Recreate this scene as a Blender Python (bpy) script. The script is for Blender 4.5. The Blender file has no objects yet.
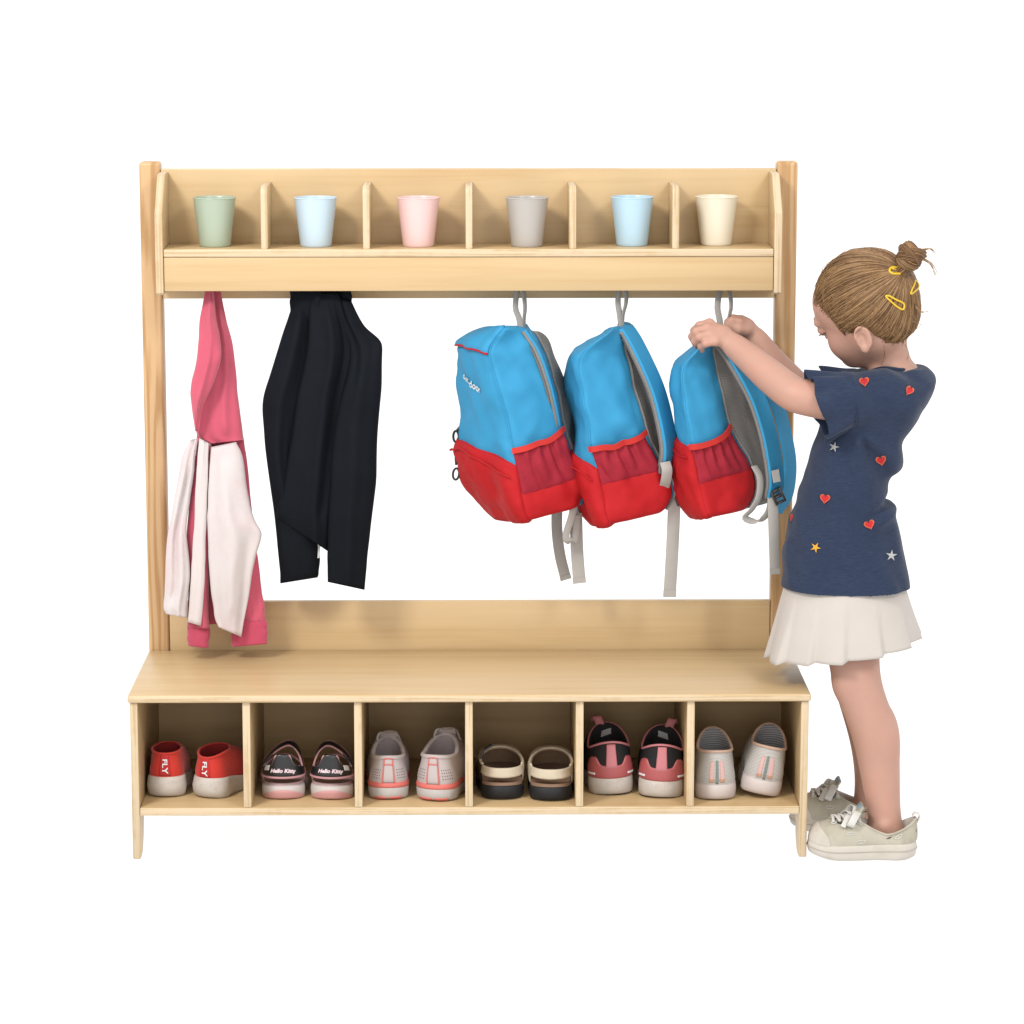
import bpy, bmesh, math, random
import numpy as np
from mathutils import Vector, Matrix
from mathutils.bvhtree import BVHTree
random.seed(7); RNG = np.random.RandomState(11)
scene = bpy.context.scene
COL = scene.collection
PI = math.pi

# ------------------------------------------------------------------ camera
FPX, CX, CY, CZ, PITCH, YAW = 3111.0, 0.01257, -5.31694, 1.56516, 0.17496, -0.0116
cam_d = bpy.data.cameras.new('camera'); cam = bpy.data.objects.new('camera', cam_d); COL.objects.link(cam)
cam.location = (CX, CY, CZ); cam.rotation_euler = (PI/2-PITCH, 0, YAW)
cam_d.sensor_width = 36; cam_d.lens = FPX/1024*36; cam_d.clip_end = 400; cam_d.clip_start = .05
scene.camera = cam
_c, _s, _cy, _sy = math.cos(PITCH), math.sin(PITCH), math.cos(YAW), math.sin(YAW)
def ray(px, py):
    x = (np.asarray(px, float)-512)/FPX; u = (512-np.asarray(py, float))/FPX
    yy = _c+u*_s; zz = -_s+u*_c
    return np.stack(np.broadcast_arrays(x*_cy-yy*_sy, x*_sy+yy*_cy, zz), -1)
CAMP = np.array([CX, CY, CZ])
def P(px, py, Y):
    """the point in the room at depth Y that this spot of the photograph corresponds to"""
    d = ray(px, py); t = (np.asarray(Y, float)-CY)/d[..., 1]
    return CAMP+d*t[..., None]
def PZ(px, py, Z):
    d = ray(px, py); t = (Z-CZ)/d[..., 2]
    return CAMP+d*np.asarray(t)[..., None]

# ------------------------------------------------------------------ objects
def root_loc(p):
    while p is not None and p.parent is not None: p = p.parent
    return np.array(p.location) if p is not None else np.zeros(3)
def thing(name, label, cat, loc=(0, 0, 0), group=None):
    o = bpy.data.objects.new(name, None); COL.objects.link(o); o.location = loc
    o.empty_display_size = .05; o['label'] = label; o['category'] = cat
    if group: o['group'] = group
    return o
def build(name, V, F, mats, parent=None, fm=None, smooth=True, sharp=40, loc=None, label=None, uv=None):
    V = np.asarray(V, float).reshape(-1, 3)
    base = root_loc(parent) if parent is not None else np.array(loc if loc is not None else (0, 0, 0), float)
    me = bpy.data.meshes.new(name)
    me.from_pydata((V-base).tolist(), [], [list(map(int, f)) for f in F])
    if not isinstance(mats, (list, tuple)): mats = [mats]
    for m in mats: me.materials.append(m)
    if fm is not None: me.polygons.foreach_set('material_index', np.asarray(fm, np.int32))
    if smooth:
        me.polygons.foreach_set('use_smooth', np.ones(len(me.polygons), bool))
        if sharp: me.set_sharp_from_angle(angle=math.radians(sharp))
    me.update()
    o = bpy.data.objects.new(name, me); COL.objects.link(o)
    if parent is not None: o.parent = parent
    else: o.location = base
    if label: o['label'] = label
    return o
class MB:
    def __init__(s): s.V = []; s.F = []; s.M = []; s.n = 0
    def add(s, V, F, m=0):
        V = np.asarray(V, float).reshape(-1, 3)
        s.V.append(V); s.F += [[i+s.n for i in f] for f in F]; s.M += [m]*len(F); s.n += len(V); return s
    def build(s, name, mats, parent=None, **k):
        return build(name, np.concatenate(s.V), s.F, mats, parent, fm=s.M, **k)

# ------------------------------------------------------------------ geometry helpers
def smoothstep(a, b, x):
    t = np.clip((x-a)/(b-a+1e-12), 0, 1); return t*t*(3-2*t)
def spl(pts, n):
    """Catmull-Rom through pts (rows of any width), n samples"""
    p = np.asarray(pts, float); m = len(p)
    if m == 2: return p[0]+(p[1]-p[0])*np.linspace(0, 1, n)[:, None]
    q = np.vstack([2*p[0]-p[1], p, 2*p[-1]-p[-2]])
    t = np.linspace(0, m-1, n); i = np.minimum(t.astype(int), m-2); f = (t-i)[:, None]
    a, b, c, d = q[i], q[i+1], q[i+2], q[i+3]
    return .5*((2*b)+(c-a)*f+(2*a-5*b+4*c-d)*f*f+(3*b-a-3*c+d)*f**3)
_H = np.random.RandomState(3).rand(4096).astype(np.float32)
def vnoise(x, y, z=0.):
    x, y, z = np.broadcast_arrays(np.asarray(x, float), np.asarray(y, float), np.asarray(z, float))
    xi, yi, zi = np.floor(x).astype(int), np.floor(y).astype(int), np.floor(z).astype(int)
    fx, fy, fz = x-xi, y-yi, z-zi
    fx, fy, fz = [f*f*(3-2*f) for f in (fx, fy, fz)]
    h = lambda a, b, c: _H[(a*73+b*179+c*283+(a*b % 97)*31) & 4095]
    r = 0
    for dx in (0, 1):
        for dy in (0, 1):
            for dz in (0, 1):
                r = r+h(xi+dx, yi+dy, zi+dz)*(fx if dx else 1-fx)*(fy if dy else 1-fy)*(fz if dz else 1-fz)
    return r*2-1
def fbm(x, y, z=0., o=3):
    r = 0; a = 1
    for i in range(o):
        r = r+a*vnoise(np.asarray(x)*2**i+i*7.3, np.asarray(y)*2**i+i*3.1, np.asarray(z)*2**i); a *= .5
    return r
def grid_faces(nv, nu, closed=True):
    F = []
    for j in range(nv-1):
        for i in range(nu if closed else nu-1):
            k = (i+1) % nu
            F.append((j*nu+i, j*nu+k, (j+1)*nu+k, (j+1)*nu+i))
    return F
def loft(rings, cap0=True, cap1=True):
    """rings [nv][nu] closed loops -> V,F"""
    R = np.asarray(rings, float); nv, nu = R.shape[:2]
    F = grid_faces(nv, nu)
    if cap0: F.append(tuple(range(nu))[::-1])
    if cap1: F.append(tuple((nv-1)*nu+i for i in range(nu)))
    return R.reshape(-1, 3), F
def frames(path):
    p = np.asarray(path, float); t = np.gradient(p, axis=0); t /= np.linalg.norm(t, axis=1)[:, None]+1e-12
    a = np.array([0, 0, 1.]) if abs(t[0, 2]) < .9 else np.array([1., 0, 0])
    N = []; n = np.cross(t[0], a); n /= np.linalg.norm(n)
    for i in range(len(p)):
        n = n-t[i]*np.dot(n, t[i]); n /= np.linalg.norm(n)+1e-12; N.append(n)
    N = np.array(N); return t, N, np.cross(t, N)
def tube(path, r, k=8, cap=True, closed=False):
    p = np.asarray(path, float)
    t, N, B = frames(p); r = np.broadcast_to(np.asarray(r, float), (len(p),))
    a = np.linspace(0, 2*PI, k, endpoint=False)
    R = p[:, None]+r[:, None, None]*(np.cos(a)[None, :, None]*N[:, None]+np.sin(a)[None, :, None]*B[:, None])
    if closed:
        V = R.reshape(-1, 3); F = grid_faces(len(p), k)
        F += [((len(p)-1)*k+i, (len(p)-1)*k+(i+1) % k, (i+1) % k, i) for i in range(k)]
        return V, F
    return loft(R, cap, cap)
def ribbon(path, wv, width, th, k=3):
    """flat strip: path, width direction(s), width(s), thickness; slightly pillowed"""
    p = np.asarray(path, float); n = len(p)
    wv = np.broadcast_to(np.asarray(wv, float), (n, 3)); t = np.gradient(p, axis=0); t /= np.linalg.norm(t, axis=1)[:, None]+1e-12
    w = wv-t*np.sum(wv*t, 1)[:, None]; w /= np.linalg.norm(w, axis=1)[:, None]+1e-12
    nn = np.cross(t, w); W = np.broadcast_to(np.asarray(width, float), (n,))[:, None]/2; T = np.broadcast_to(np.asarray(th, float), (n,))[:, None]/2
    loop = [(-1, -.6), (-.94, -1), (0, -1.0), (.94, -1), (1, -.6), (1, .6), (.94, 1), (0, 1.0), (-.94, 1), (-1, .6)]
    R = np.stack([p+w*W*a+nn*T*b for a, b in loop], 1)
    return loft(R)
def box_bm(x0, x1, y0, y1, z0, z1, bev=.002, seg=2):
    bm = bmesh.new(); v = [bm.verts.new(c) for c in ((x0, y0, z0), (x1, y0, z0), (x1, y1, z0), (x0, y1, z0), (x0, y0, z1), (x1, y0, z1), (x1, y1, z1), (x0, y1, z1))]
    for f in ((0, 3, 2, 1), (4, 5, 6, 7), (0, 1, 5, 4), (1, 2, 6, 5), (2, 3, 7, 6), (3, 0, 4, 7)): bm.faces.new([v[i] for i in f])
    if bev: bmesh.ops.bevel(bm, geom=bm.edges[:], offset=bev, segments=seg, affect='EDGES', profile=.5)
    return bm
def prism_bm(poly, x0, x1, bev=.002, seg=2):
    """polygon of (y,z) extruded along x"""
    bm = bmesh.new(); a = [bm.verts.new((x0, y, z)) for y, z in poly]; b = [bm.verts.new((x1, y, z)) for y, z in poly]; n = len(poly)
    f0 = bm.faces.new(a); f1 = bm.faces.new(b[::-1]); side = [bm.faces.new((a[(i+1) % n], a[i], b[i], b[(i+1) % n])) for i in range(n)]
    bmesh.ops.recalc_face_normals(bm, faces=bm.faces[:])
    if bev:
        E = [e for e in bm.edges if (f0 in e.link_faces) or (f1 in e.link_faces)]
        bmesh.ops.bevel(bm, geom=E, offset=bev, segments=seg, affect='EDGES', profile=.5)
    return bm
def from_bm(name, bm, mats, parent, pick=None, label=None, sharp=35):
    bmesh.ops.recalc_face_normals(bm, faces=bm.faces[:]); bm.normal_update(); bm.verts.ensure_lookup_table()
    V = [v.co[:] for v in bm.verts]; bm.verts.index_update(); F = [[v.index for v in f.verts] for f in bm.faces]
    fm = [pick(f.normal, f.calc_center_median()) if pick else 0 for f in bm.faces]; bm.free()
    return build(name, V, F, mats, parent, fm=fm, label=label, sharp=sharp)

class Surf:
    """a lofted parameter surface S(u,v): u round (0..1), v along; patches, tubes and lettering can be laid on it"""
    def __init__(s, R, closed=True):
        s.R = np.asarray(R, float); s.nv, s.nu = s.R.shape[:2]; s.closed = closed
        du = (np.roll(s.R, -1, 1)-np.roll(s.R, 1, 1)) if closed else np.gradient(s.R, axis=1)
        dv = np.gradient(s.R, axis=0); n = np.cross(du, dv); l = np.linalg.norm(n, axis=2)[..., None]
        s.N = n/(l+1e-15)
        c = s.R.reshape(-1, 3).mean(0)
        if np.sum(s.N*(s.R-c)) < 0: s.N = -s.N
    def at(s, u, v, off=0.):
        u = np.asarray(u, float); v = np.clip(np.asarray(v, float), 0, 1)
        U = (u % 1)*s.nu if s.closed else np.clip(u, 0, 1)*(s.nu-1)
        Vv = v*(s.nv-1); j = np.minimum(Vv.astype(int), s.nv-2); f = (Vv-j)[..., None]
        i = np.minimum(U.astype(int), s.nu-1); g = (U-i)[..., None]; i2 = (i+1) % s.nu if s.closed else np.minimum(i+1, s.nu-1)
        L = lambda A: (A[j, i]*(1-g)+A[j, i2]*g)*(1-f)+(A[j+1, i]*(1-g)+A[j+1, i2]*g)*f
        n = L(s.N); n = n/(np.linalg.norm(n, axis=-1)[..., None]+1e-12)
        return L(s.R)+n*np.asarray(off, float)[..., None]
    def patch(s, u0, u1, vlo, vhi, off=.0015, nu=30, nv=14, bulge=0., sink=.003):
        """raised patch: u0..u1, v between two bounds (numbers or functions of t in 0..1 across u)"""
        t = np.linspace(0, 1, nu); u = u0+(u1-u0)*t
        lo = np.broadcast_to(vlo(t) if callable(vlo) else vlo, t.shape); hi = np.broadcast_to(vhi(t) if callable(vhi) else vhi, t.shape)
        q = np.linspace(0, 1, nv)[:, None]; v = lo+(hi-lo)*q; uu = np.broadcast_to(u, v.shape)
        e = np.minimum(np.minimum(t, 1-t)[None, :]*1.0, np.minimum(q, 1-q)); e = np.sqrt(np.clip(e/.12, 0, 1))
        b = bulge(t[None, :], q) if callable(bulge) else bulge*np.sqrt(np.clip(4*t*(1-t), 0, 1))[None, :]*np.sqrt(np.clip(4*q*(1-q), 0, 1))
        o = off*(.35+.65*e)+b
        A = s.at(uu, v, o); B = s.at(uu, v, -sink*np.ones_like(v))
        V = np.concatenate([A.reshape(-1, 3), B.reshape(-1, 3)]); n = nu*nv
        F = grid_faces(nv, nu, False)
        rim = [i for i in range(nu)]+[j*nu+nu-1 for j in range(1, nv)]+[(nv-1)*nu+i for i in range(nu-2, -1, -1)]+[j*nu for j in range(nv-2, 0, -1)]
        for a, b2 in zip(rim, rim[1:]+rim[:1]): F.append((b2, a, a+n, b2+n))
        return V, F
    def line(s, uv, r, n=24, off=0., k=6, closed=False):
        q = spl(uv, n); return tube(s.at(q[:, 0], q[:, 1], off*np.ones(n)), r, k, True, closed)
def text_mesh(txt, size=1., extrude=0., bold=0., shear=0.):
    cu = bpy.data.curves.new('lettering', 'FONT'); cu.body = txt; cu.size = size; cu.align_x = 'CENTER'; cu.align_y = 'CENTER'
    cu.offset = bold; cu.extrude = extrude; cu.shear = shear; cu.resolution_u = 3
    o = bpy.data.objects.new('lettering', cu); COL.objects.link(o); bpy.context.view_layer.update()
    me = bpy.data.meshes.new_from_object(o.evaluated_get(bpy.context.evaluated_depsgraph_get()))
    V = np.array([v.co[:] for v in me.vertices]); F = [list(p.vertices) for p in me.polygons]
    bpy.data.objects.remove(o); bpy.data.meshes.remove(me); bpy.data.curves.remove(cu)
    return V, F
def surf_text(S, txt, uc, vc, size, ang=0., off=.0009, bold=0., sx=1., flip=1, shear=0.):
    V, F = text_mesh(txt, size, 0, bold*size, shear)
    x, y = V[:, 0]*sx, V[:, 1]; ca, sa = math.cos(ang), math.sin(ang); x, y = x*ca-y*sa, x*sa+y*ca
    e = 1e-3; p = lambda u, v: S.at(np.array([u]), np.array([v]))[0]
    lu = np.linalg.norm(p(uc+e, vc)-p(uc-e, vc))/(2*e); lv = np.linalg.norm(p(uc, vc+e)-p(uc, vc-e))/(2*e)
    return S.at(uc+flip*x/lu, vc+y/lv, off*np.ones(len(x))), F

# ------------------------------------------------------------------ implicit bodies
class SDF:
    def __init__(s, lo, hi, h):
        s.lo = np.array(lo, float); s.h = h; s.n = np.ceil((np.array(hi)-s.lo)/h).astype(int)+1
        s.D = np.full(s.n, .5, np.float32)
        s.ax = [s.lo[i]+np.arange(s.n[i])*h for i in range(3)]
    def op(s, fn, lo, hi, k=.01, mode='add'):
        m = k+3*s.h; a = np.clip(((np.array(lo)-m-s.lo)/s.h).astype(int), 0, s.n-1); b = np.clip(((np.array(hi)+m-s.lo)/s.h).astype(int)+2, 1, s.n)
        if np.any(b <= a): return
        sl = tuple(slice(a[i], b[i]) for i in range(3))
        X = s.ax[0][sl[0]][:, None, None]; Y = s.ax[1][sl[1]][None, :, None]; Z = s.ax[2][sl[2]][None, None, :]
        d = fn(X, Y, Z).astype(np.float32); A = s.D[sl]
        if mode == 'add':
            h = np.clip(.5+.5*(A-d)/k, 0, 1); s.D[sl] = A+(d-A)*h-k*h*(1-h)
        else:
            h = np.clip(.5-.5*(A+d)/k, 0, 1); s.D[sl] = A+(-d-A)*h+k*h*(1-h)
    def cone(s, a, b, ra, rb, k=.01, mode='add'):
        a = np.array(a, float); b = np.array(b, float); ab = b-a; L = max(ab@ab, 1e-12); R = max(ra, rb)
        def fn(X, Y, Z):
            x, y, z = X-a[0], Y-a[1], Z-a[2]; t = np.clip((x*ab[0]+y*ab[1]+z*ab[2])/L, 0, 1)
            return np.sqrt((x-t*ab[0])**2+(y-t*ab[1])**2+(z-t*ab[2])**2)-(ra+t*(rb-ra))
        s.op(fn, np.minimum(a, b)-R, np.maximum(a, b)+R, k, mode)
    def chain(s, pts, rad, k=.008, mode='add'):
        for i in range(len(pts)-1): s.cone(pts[i], pts[i+1], rad[i], rad[i+1], k, mode)
    def ell(s, c, r, Rm=None, k=.01, mode='add'):
        c = np.array(c, float); r = np.array(r, float); M = np.eye(3) if Rm is None else np.asarray(Rm)  # rows = local axes
        def fn(X, Y, Z):
            x, y, z = X-c[0], Y-c[1], Z-c[2]
            q = [M[i, 0]*x+M[i, 1]*y+M[i, 2]*z for i in range(3)]
            k0 = np.sqrt(sum((q[i]/r[i])**2 for i in range(3))); k1 = np.sqrt(sum((q[i]/r[i]**2)**2 for i in range(3)))+1e-9
            return k0*(k0-1)/k1
        e = np.sqrt((M.T**2)@(r**2)); s.op(fn, c-e, c+e, k, mode)
    def stack(s, rows, k=.02, p=2.3, mode='add', cap=.0):
        """rows (z, cx, cy, rx, ry) from the bottom up: a trunk of interpolated ovals"""
        r = np.array(sorted(rows)); zz = r[:, 0]; q = spl(r, 120); q = q[np.argsort(q[:, 0])]
        def fn(X, Y, Z):
            zc = np.clip(Z, zz[0], zz[-1]); I = [np.interp(zc, q[:, 0], q[:, j]) for j in (1, 2, 3, 4)]
            m = (np.abs((X-I[0])/I[2])**p+np.abs((Y-I[1])/I[3])**p)**(1/p)
            d = (m-1)*np.minimum(I[2], I[3]); e = np.maximum(zz[0]-Z, Z-zz[-1])+cap
            e = e+0*d; return np.where(e > 0, np.sqrt(np.maximum(d, 0)**2+e**2)+np.minimum(np.maximum(d, e), 0), np.maximum(d, e))
        lo = (np.min(r[:, 1]-r[:, 3]), np.min(r[:, 2]-r[:, 4]), zz[0]); hi = (np.max(r[:, 1]+r[:, 3]), np.max(r[:, 2]+r[:, 4]), zz[-1])
        s.op(fn, lo, hi, k, mode)
    def warp(s, fn, lo, hi):
        a = np.clip(((np.array(lo)-s.lo)/s.h).astype(int), 0, s.n-1); b = np.clip(((np.array(hi)-s.lo)/s.h).astype(int)+1, 1, s.n)
        sl = tuple(slice(a[i], b[i]) for i in range(3))
        near = np.abs(s.D[sl]) < .03; I = np.nonzero(near)
        X, Y, Z = [s.ax[i][sl[i]][I[i]] for i in range(3)]
        sub = s.D[sl]; sub[I] = sub[I]+fn(X, Y, Z).astype(np.float32); s.D[sl] = sub
    def mesh(s):
        D = s.D; S = D < 0; n = np.array(D.shape)-1
        cnt = np.zeros(n, np.uint8); C = [(i, j, k) for i in (0, 1) for j in (0, 1) for k in (0, 1)]
        for (i, j, k) in C: cnt += S[i:i+n[0], j:j+n[1], k:k+n[2]]
        I = np.argwhere((cnt > 0) & (cnt < 8)); del cnt
        acc = np.zeros((len(I), 3)); num = np.zeros(len(I))
        val = {c: D[I[:, 0]+c[0], I[:, 1]+c[1], I[:, 2]+c[2]] for c in C}
        for a in C:
            for ax in range(3):
                if a[ax]: continue
                b = tuple(1 if q == ax else a[q] for q in range(3)); va, vb = val[a], val[b]
                m = (va < 0) != (vb < 0); t = np.where(m, va/np.where(va == vb, 1, va-vb), 0)
                for q in range(3): acc[:, q] += np.where(m, a[q]+(t if q == ax else 0), 0)
                num += m
        V = s.lo+(I+acc/num[:, None])*s.h
        idx = np.full(n, -1, np.int64); idx[I[:, 0], I[:, 1], I[:, 2]] = np.arange(len(I)); F = []
        for ax in range(3):
            o1, o2 = [(1, 2), (2, 0), (0, 1)][ax]
            A = np.take(S, range(D.shape[ax]-1), ax); B = np.take(S, range(1, D.shape[ax]), ax)
            E = np.argwhere(A != B); E = E[(E[:, o1] > 0) & (E[:, o2] > 0) & (E[:, o1] < n[o1]) & (E[:, o2] < n[o2])]
            def g(d1, d2):
                q = E.copy(); q[:, o1] -= d1; q[:, o2] -= d2; return idx[q[:, 0], q[:, 1], q[:, 2]]
            Q = np.stack([g(1, 1), g(0, 1), g(0, 0), g(1, 0)], 1); inside = S[E[:, 0], E[:, 1], E[:, 2]]
            Q[~inside] = Q[~inside][:, ::-1]; F.append(Q)
        return V, np.concatenate(F)
def relax(V, F, it=2, w=.5, keep=None):
    F = np.asarray(F); E = np.concatenate([F[:, [i, (i+1) % 4]] for i in range(4)])
    for _ in range(it):
        A = np.zeros_like(V); c = np.zeros(len(V))
        np.add.at(A, E[:, 0], V[E[:, 1]]); np.add.at(c, E[:, 0], 1); np.add.at(A, E[:, 1], V[E[:, 0]]); np.add.at(c, E[:, 1], 1)
        N = V+(A/np.maximum(c, 1)[:, None]-V)*w
        V = N if keep is None else np.where(keep[:, None], V, N)
    return V
def bvh_of(V, F): return BVHTree.FromPolygons([Vector(v) for v in V], [list(map(int, f)) for f in F])
def hit(bvh, px, py, off=0.):
    d = ray(px, py); d = d/np.linalg.norm(d)
    h = bvh.ray_cast(Vector(CAMP), Vector(d))
    if h[0] is None: return None
    n = np.array(h[1]); n = n if n@d < 0 else -n
    return np.array(h[0])+n*off
# ------------------------------------------------------------------ materials
def new_mat(name):
    m = bpy.data.materials.new(name); m.use_nodes = True; nt = m.node_tree; b = nt.nodes['Principled BSDF']; return m, nt, b
def N(nt, t, **k):
    n = nt.nodes.new(t)
    for a, v in k.items():
        if a.startswith('_'): n.inputs[a[1:]].default_value = v
        else: setattr(n, a, v)
    return n
def ramp(nt, stops):
    r = nt.nodes.new('ShaderNodeValToRGB'); e = r.color_ramp.elements
    while len(e) < len(stops): e.new(.5)
    for q, (p, c) in zip(e, stops): q.position = p; q.color = (*c, 1)
    return r
KA = .74
def alb(c): return tuple(x*KA for x in c)
def mul(c, k): return tuple(min(1, x*k) for x in c)
def wood(name, col, dark, axis=0, rough=.38, grain=1., knots=.5, stretch=26):
    """pale timber with grain running along one axis of the object"""
    col, dark = alb(col), alb(dark); m, nt, b = new_mat(name); L = nt.links.new
    tc = N(nt, 'ShaderNodeTexCoord'); oi = N(nt, 'ShaderNodeObjectInfo'); ad = N(nt, 'ShaderNodeVectorMath', operation='MULTIPLY_ADD')
    co = N(nt, 'ShaderNodeCombineXYZ'); [L(oi.outputs['Random'], co.inputs[i]) for i in range(3)]
    ad.inputs[1].default_value = (7, 5, 9); L(co.outputs[0], ad.inputs[0]); L(tc.outputs['Object'], ad.inputs[2])
    mp = N(nt, 'ShaderNodeMapping'); sc = [stretch]*3; sc[axis] = 1.3; mp.inputs['Scale'].default_value = sc; L(ad.outputs[0], mp.inputs[0])
    n1 = N(nt, 'ShaderNodeTexNoise', _Scale=1.2, _Detail=4, _Roughness=.55, _Distortion=knots); L(mp.outputs[0], n1.inputs['Vector'])
    mp2 = N(nt, 'ShaderNodeMapping'); sc = [stretch*9]*3; sc[axis] = 4; mp2.inputs['Scale'].default_value = sc; L(ad.outputs[0], mp2.inputs[0])
    n2 = N(nt, 'ShaderNodeTexNoise', _Scale=1.0, _Detail=3, _Roughness=.6); L(mp2.outputs[0], n2.inputs['Vector'])
    mx = N(nt, 'ShaderNodeMath', operation='MULTIPLY_ADD'); mx.inputs[1].default_value = .35*grain; L(n2.outputs['Fac'], mx.inputs[0]); L(n1.outputs['Fac'], mx.inputs[2])
    r = ramp(nt, [(.42, dark), (.68, col), (.95, mul(col, 1.06))]); L(mx.outputs[0], r.inputs[0]); L(r.outputs[0], b.inputs['Base Color'])
    bp = N(nt, 'ShaderNodeBump', _Strength=.06, _Distance=.0006); L(n2.outputs['Fac'], bp.inputs['Height']); L(bp.outputs[0], b.inputs['Normal'])
    b.inputs['Roughness'].default_value = rough; b.inputs['Specular IOR Level'].default_value = .35
    return m
def pine(name, col, dark, axis=2):
    col, dark = alb(col), alb(dark); m, nt, b = new_mat(name); L = nt.links.new
    tc = N(nt, 'ShaderNodeTexCoord'); oi = N(nt, 'ShaderNodeObjectInfo'); ad = N(nt, 'ShaderNodeVectorMath', operation='MULTIPLY_ADD')
    co = N(nt, 'ShaderNodeCombineXYZ'); [L(oi.outputs['Random'], co.inputs[i]) for i in range(3)]
    ad.inputs[1].default_value = (3, 5, 4); L(co.outputs[0], ad.inputs[0]); L(tc.outputs['Object'], ad.inputs[2])
    mp = N(nt, 'ShaderNodeMapping'); mp.inputs['Scale'].default_value = (20, 20, 1.1) if axis == 2 else (1.1, 20, 20); L(ad.outputs[0], mp.inputs[0])
    n0 = N(nt, 'ShaderNodeTexNoise', _Scale=.8, _Detail=2); L(mp.outputs[0], n0.inputs['Vector'])
    ws = N(nt, 'ShaderNodeMath', operation='MULTIPLY'); ws.inputs[1].default_value = 70; L(n0.outputs['Fac'], ws.inputs[0])
    sn = N(nt, 'ShaderNodeMath', operation='SINE'); L(ws.outputs[0], sn.inputs[0])
    n2 = N(nt, 'ShaderNodeTexNoise', _Scale=7, _Detail=3); L(mp.outputs[0], n2.inputs['Vector'])
    mx = N(nt, 'ShaderNodeMath', operation='MULTIPLY_ADD'); mx.inputs[1].default_value = .30; L(sn.outputs[0], mx.inputs[0]); L(n2.outputs['Fac'], mx.inputs[2])
    r = ramp(nt, [(.18, dark), (.40, tuple((a+c)/2 for a, c in zip(dark, col))), (.60, col)]); L(mx.outputs[0], r.inputs[0]); L(r.outputs[0], b.inputs['Base Color'])
    b.inputs['Roughness'].default_value = .4; b.inputs['Specular IOR Level'].default_value = .35
    return m
def ply(name, c1, c2, axis, freq=300.):
    """edge of laminated plywood: thin plies across the board's thickness"""
    c1, c2 = alb(c1), alb(c2); m, nt, b = new_mat(name); L = nt.links.new
    tc = N(nt, 'ShaderNodeTexCoord'); mp = N(nt, 'ShaderNodeMapping'); sc = [5.]*3; sc[axis] = freq; mp.inputs['Scale'].default_value = sc; L(tc.outputs['Object'], mp.inputs[0])
    n = N(nt, 'ShaderNodeTexNoise', _Scale=1.0, _Detail=2, _Roughness=.4); L(mp.outputs[0], n.inputs['Vector'])
    n3 = N(nt, 'ShaderNodeTexNoise', _Scale=60., _Detail=3); L(tc.outputs['Object'], n3.inputs['Vector'])
    mx = N(nt, 'ShaderNodeMath', operation='MULTIPLY_ADD'); mx.inputs[1].default_value = .25; L(n3.outputs['Fac'], mx.inputs[0]); L(n.outputs['Fac'], mx.inputs[2])
    r = ramp(nt, [(.5, c2), (.62, c1), (.85, mul(c1, 1.05))]); L(mx.outputs[0], r.inputs[0]); L(r.outputs[0], b.inputs['Base Color'])
    b.inputs['Roughness'].default_value = .5
    return m
def stuff(name, col, rough=.8, weave=0., bump=.25, var=.12, vs=14., sheen=0., spec=.3, dirt=None, sss=0., dist=.0008):
    """cloth, leather, rubber, plastic: colour with uneven tone, fine weave bump, optional dirt"""
    col = alb(col); m, nt, b = new_mat(name); L = nt.links.new
    tc = N(nt, 'ShaderNodeTexCoord')
    n = N(nt, 'ShaderNodeTexNoise', _Scale=vs, _Detail=5, _Roughness=.6); L(tc.outputs['Object'], n.inputs['Vector'])
    r = ramp(nt, [(.25, mul(col, 1-var)), (.75, mul(col, 1+var*.6))]); L(n.outputs['Fac'], r.inputs[0]); out = r.outputs[0]
    if dirt:
        dcol, amt, ds = dirt; dcol = alb(dcol)
        nd = N(nt, 'ShaderNodeTexNoise', _Scale=ds, _Detail=6, _Roughness=.7); L(tc.outputs['Object'], nd.inputs['Vector'])
        rd = ramp(nt, [(.48, (0, 0, 0)), (.72, (amt, amt, amt))]); L(nd.outputs['Fac'], rd.inputs[0])
        mx = N(nt, 'ShaderNodeMix', data_type='RGBA'); L(rd.outputs[0], mx.inputs[0]); L(out, mx.inputs[6]); mx.inputs[7].default_value = (*dcol, 1); out = mx.outputs[2]
    L(out, b.inputs['Base Color'])
    if weave:
        w = N(nt, 'ShaderNodeTexNoise', _Scale=weave, _Detail=2, _Roughness=.7); L(tc.outputs['Object'], w.inputs['Vector'])
        bp = N(nt, 'ShaderNodeBump', _Strength=bump, _Distance=dist); L(w.outputs['Fac'], bp.inputs['Height']); L(bp.outputs[0], b.inputs['Normal'])
    b.inputs['Roughness'].default_value = rough; b.inputs['Specular IOR Level'].default_value = spec
    if sheen: b.inputs['Sheen Weight'].default_value = sheen; b.inputs['Sheen Roughness'].default_value = .5
    if sss: b.inputs['Subsurface Weight'].default_value = sss; b.inputs['Subsurface Radius'].default_value = (.012, .005, .003); b.inputs['Subsurface Scale'].default_value = 1
    return m
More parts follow.
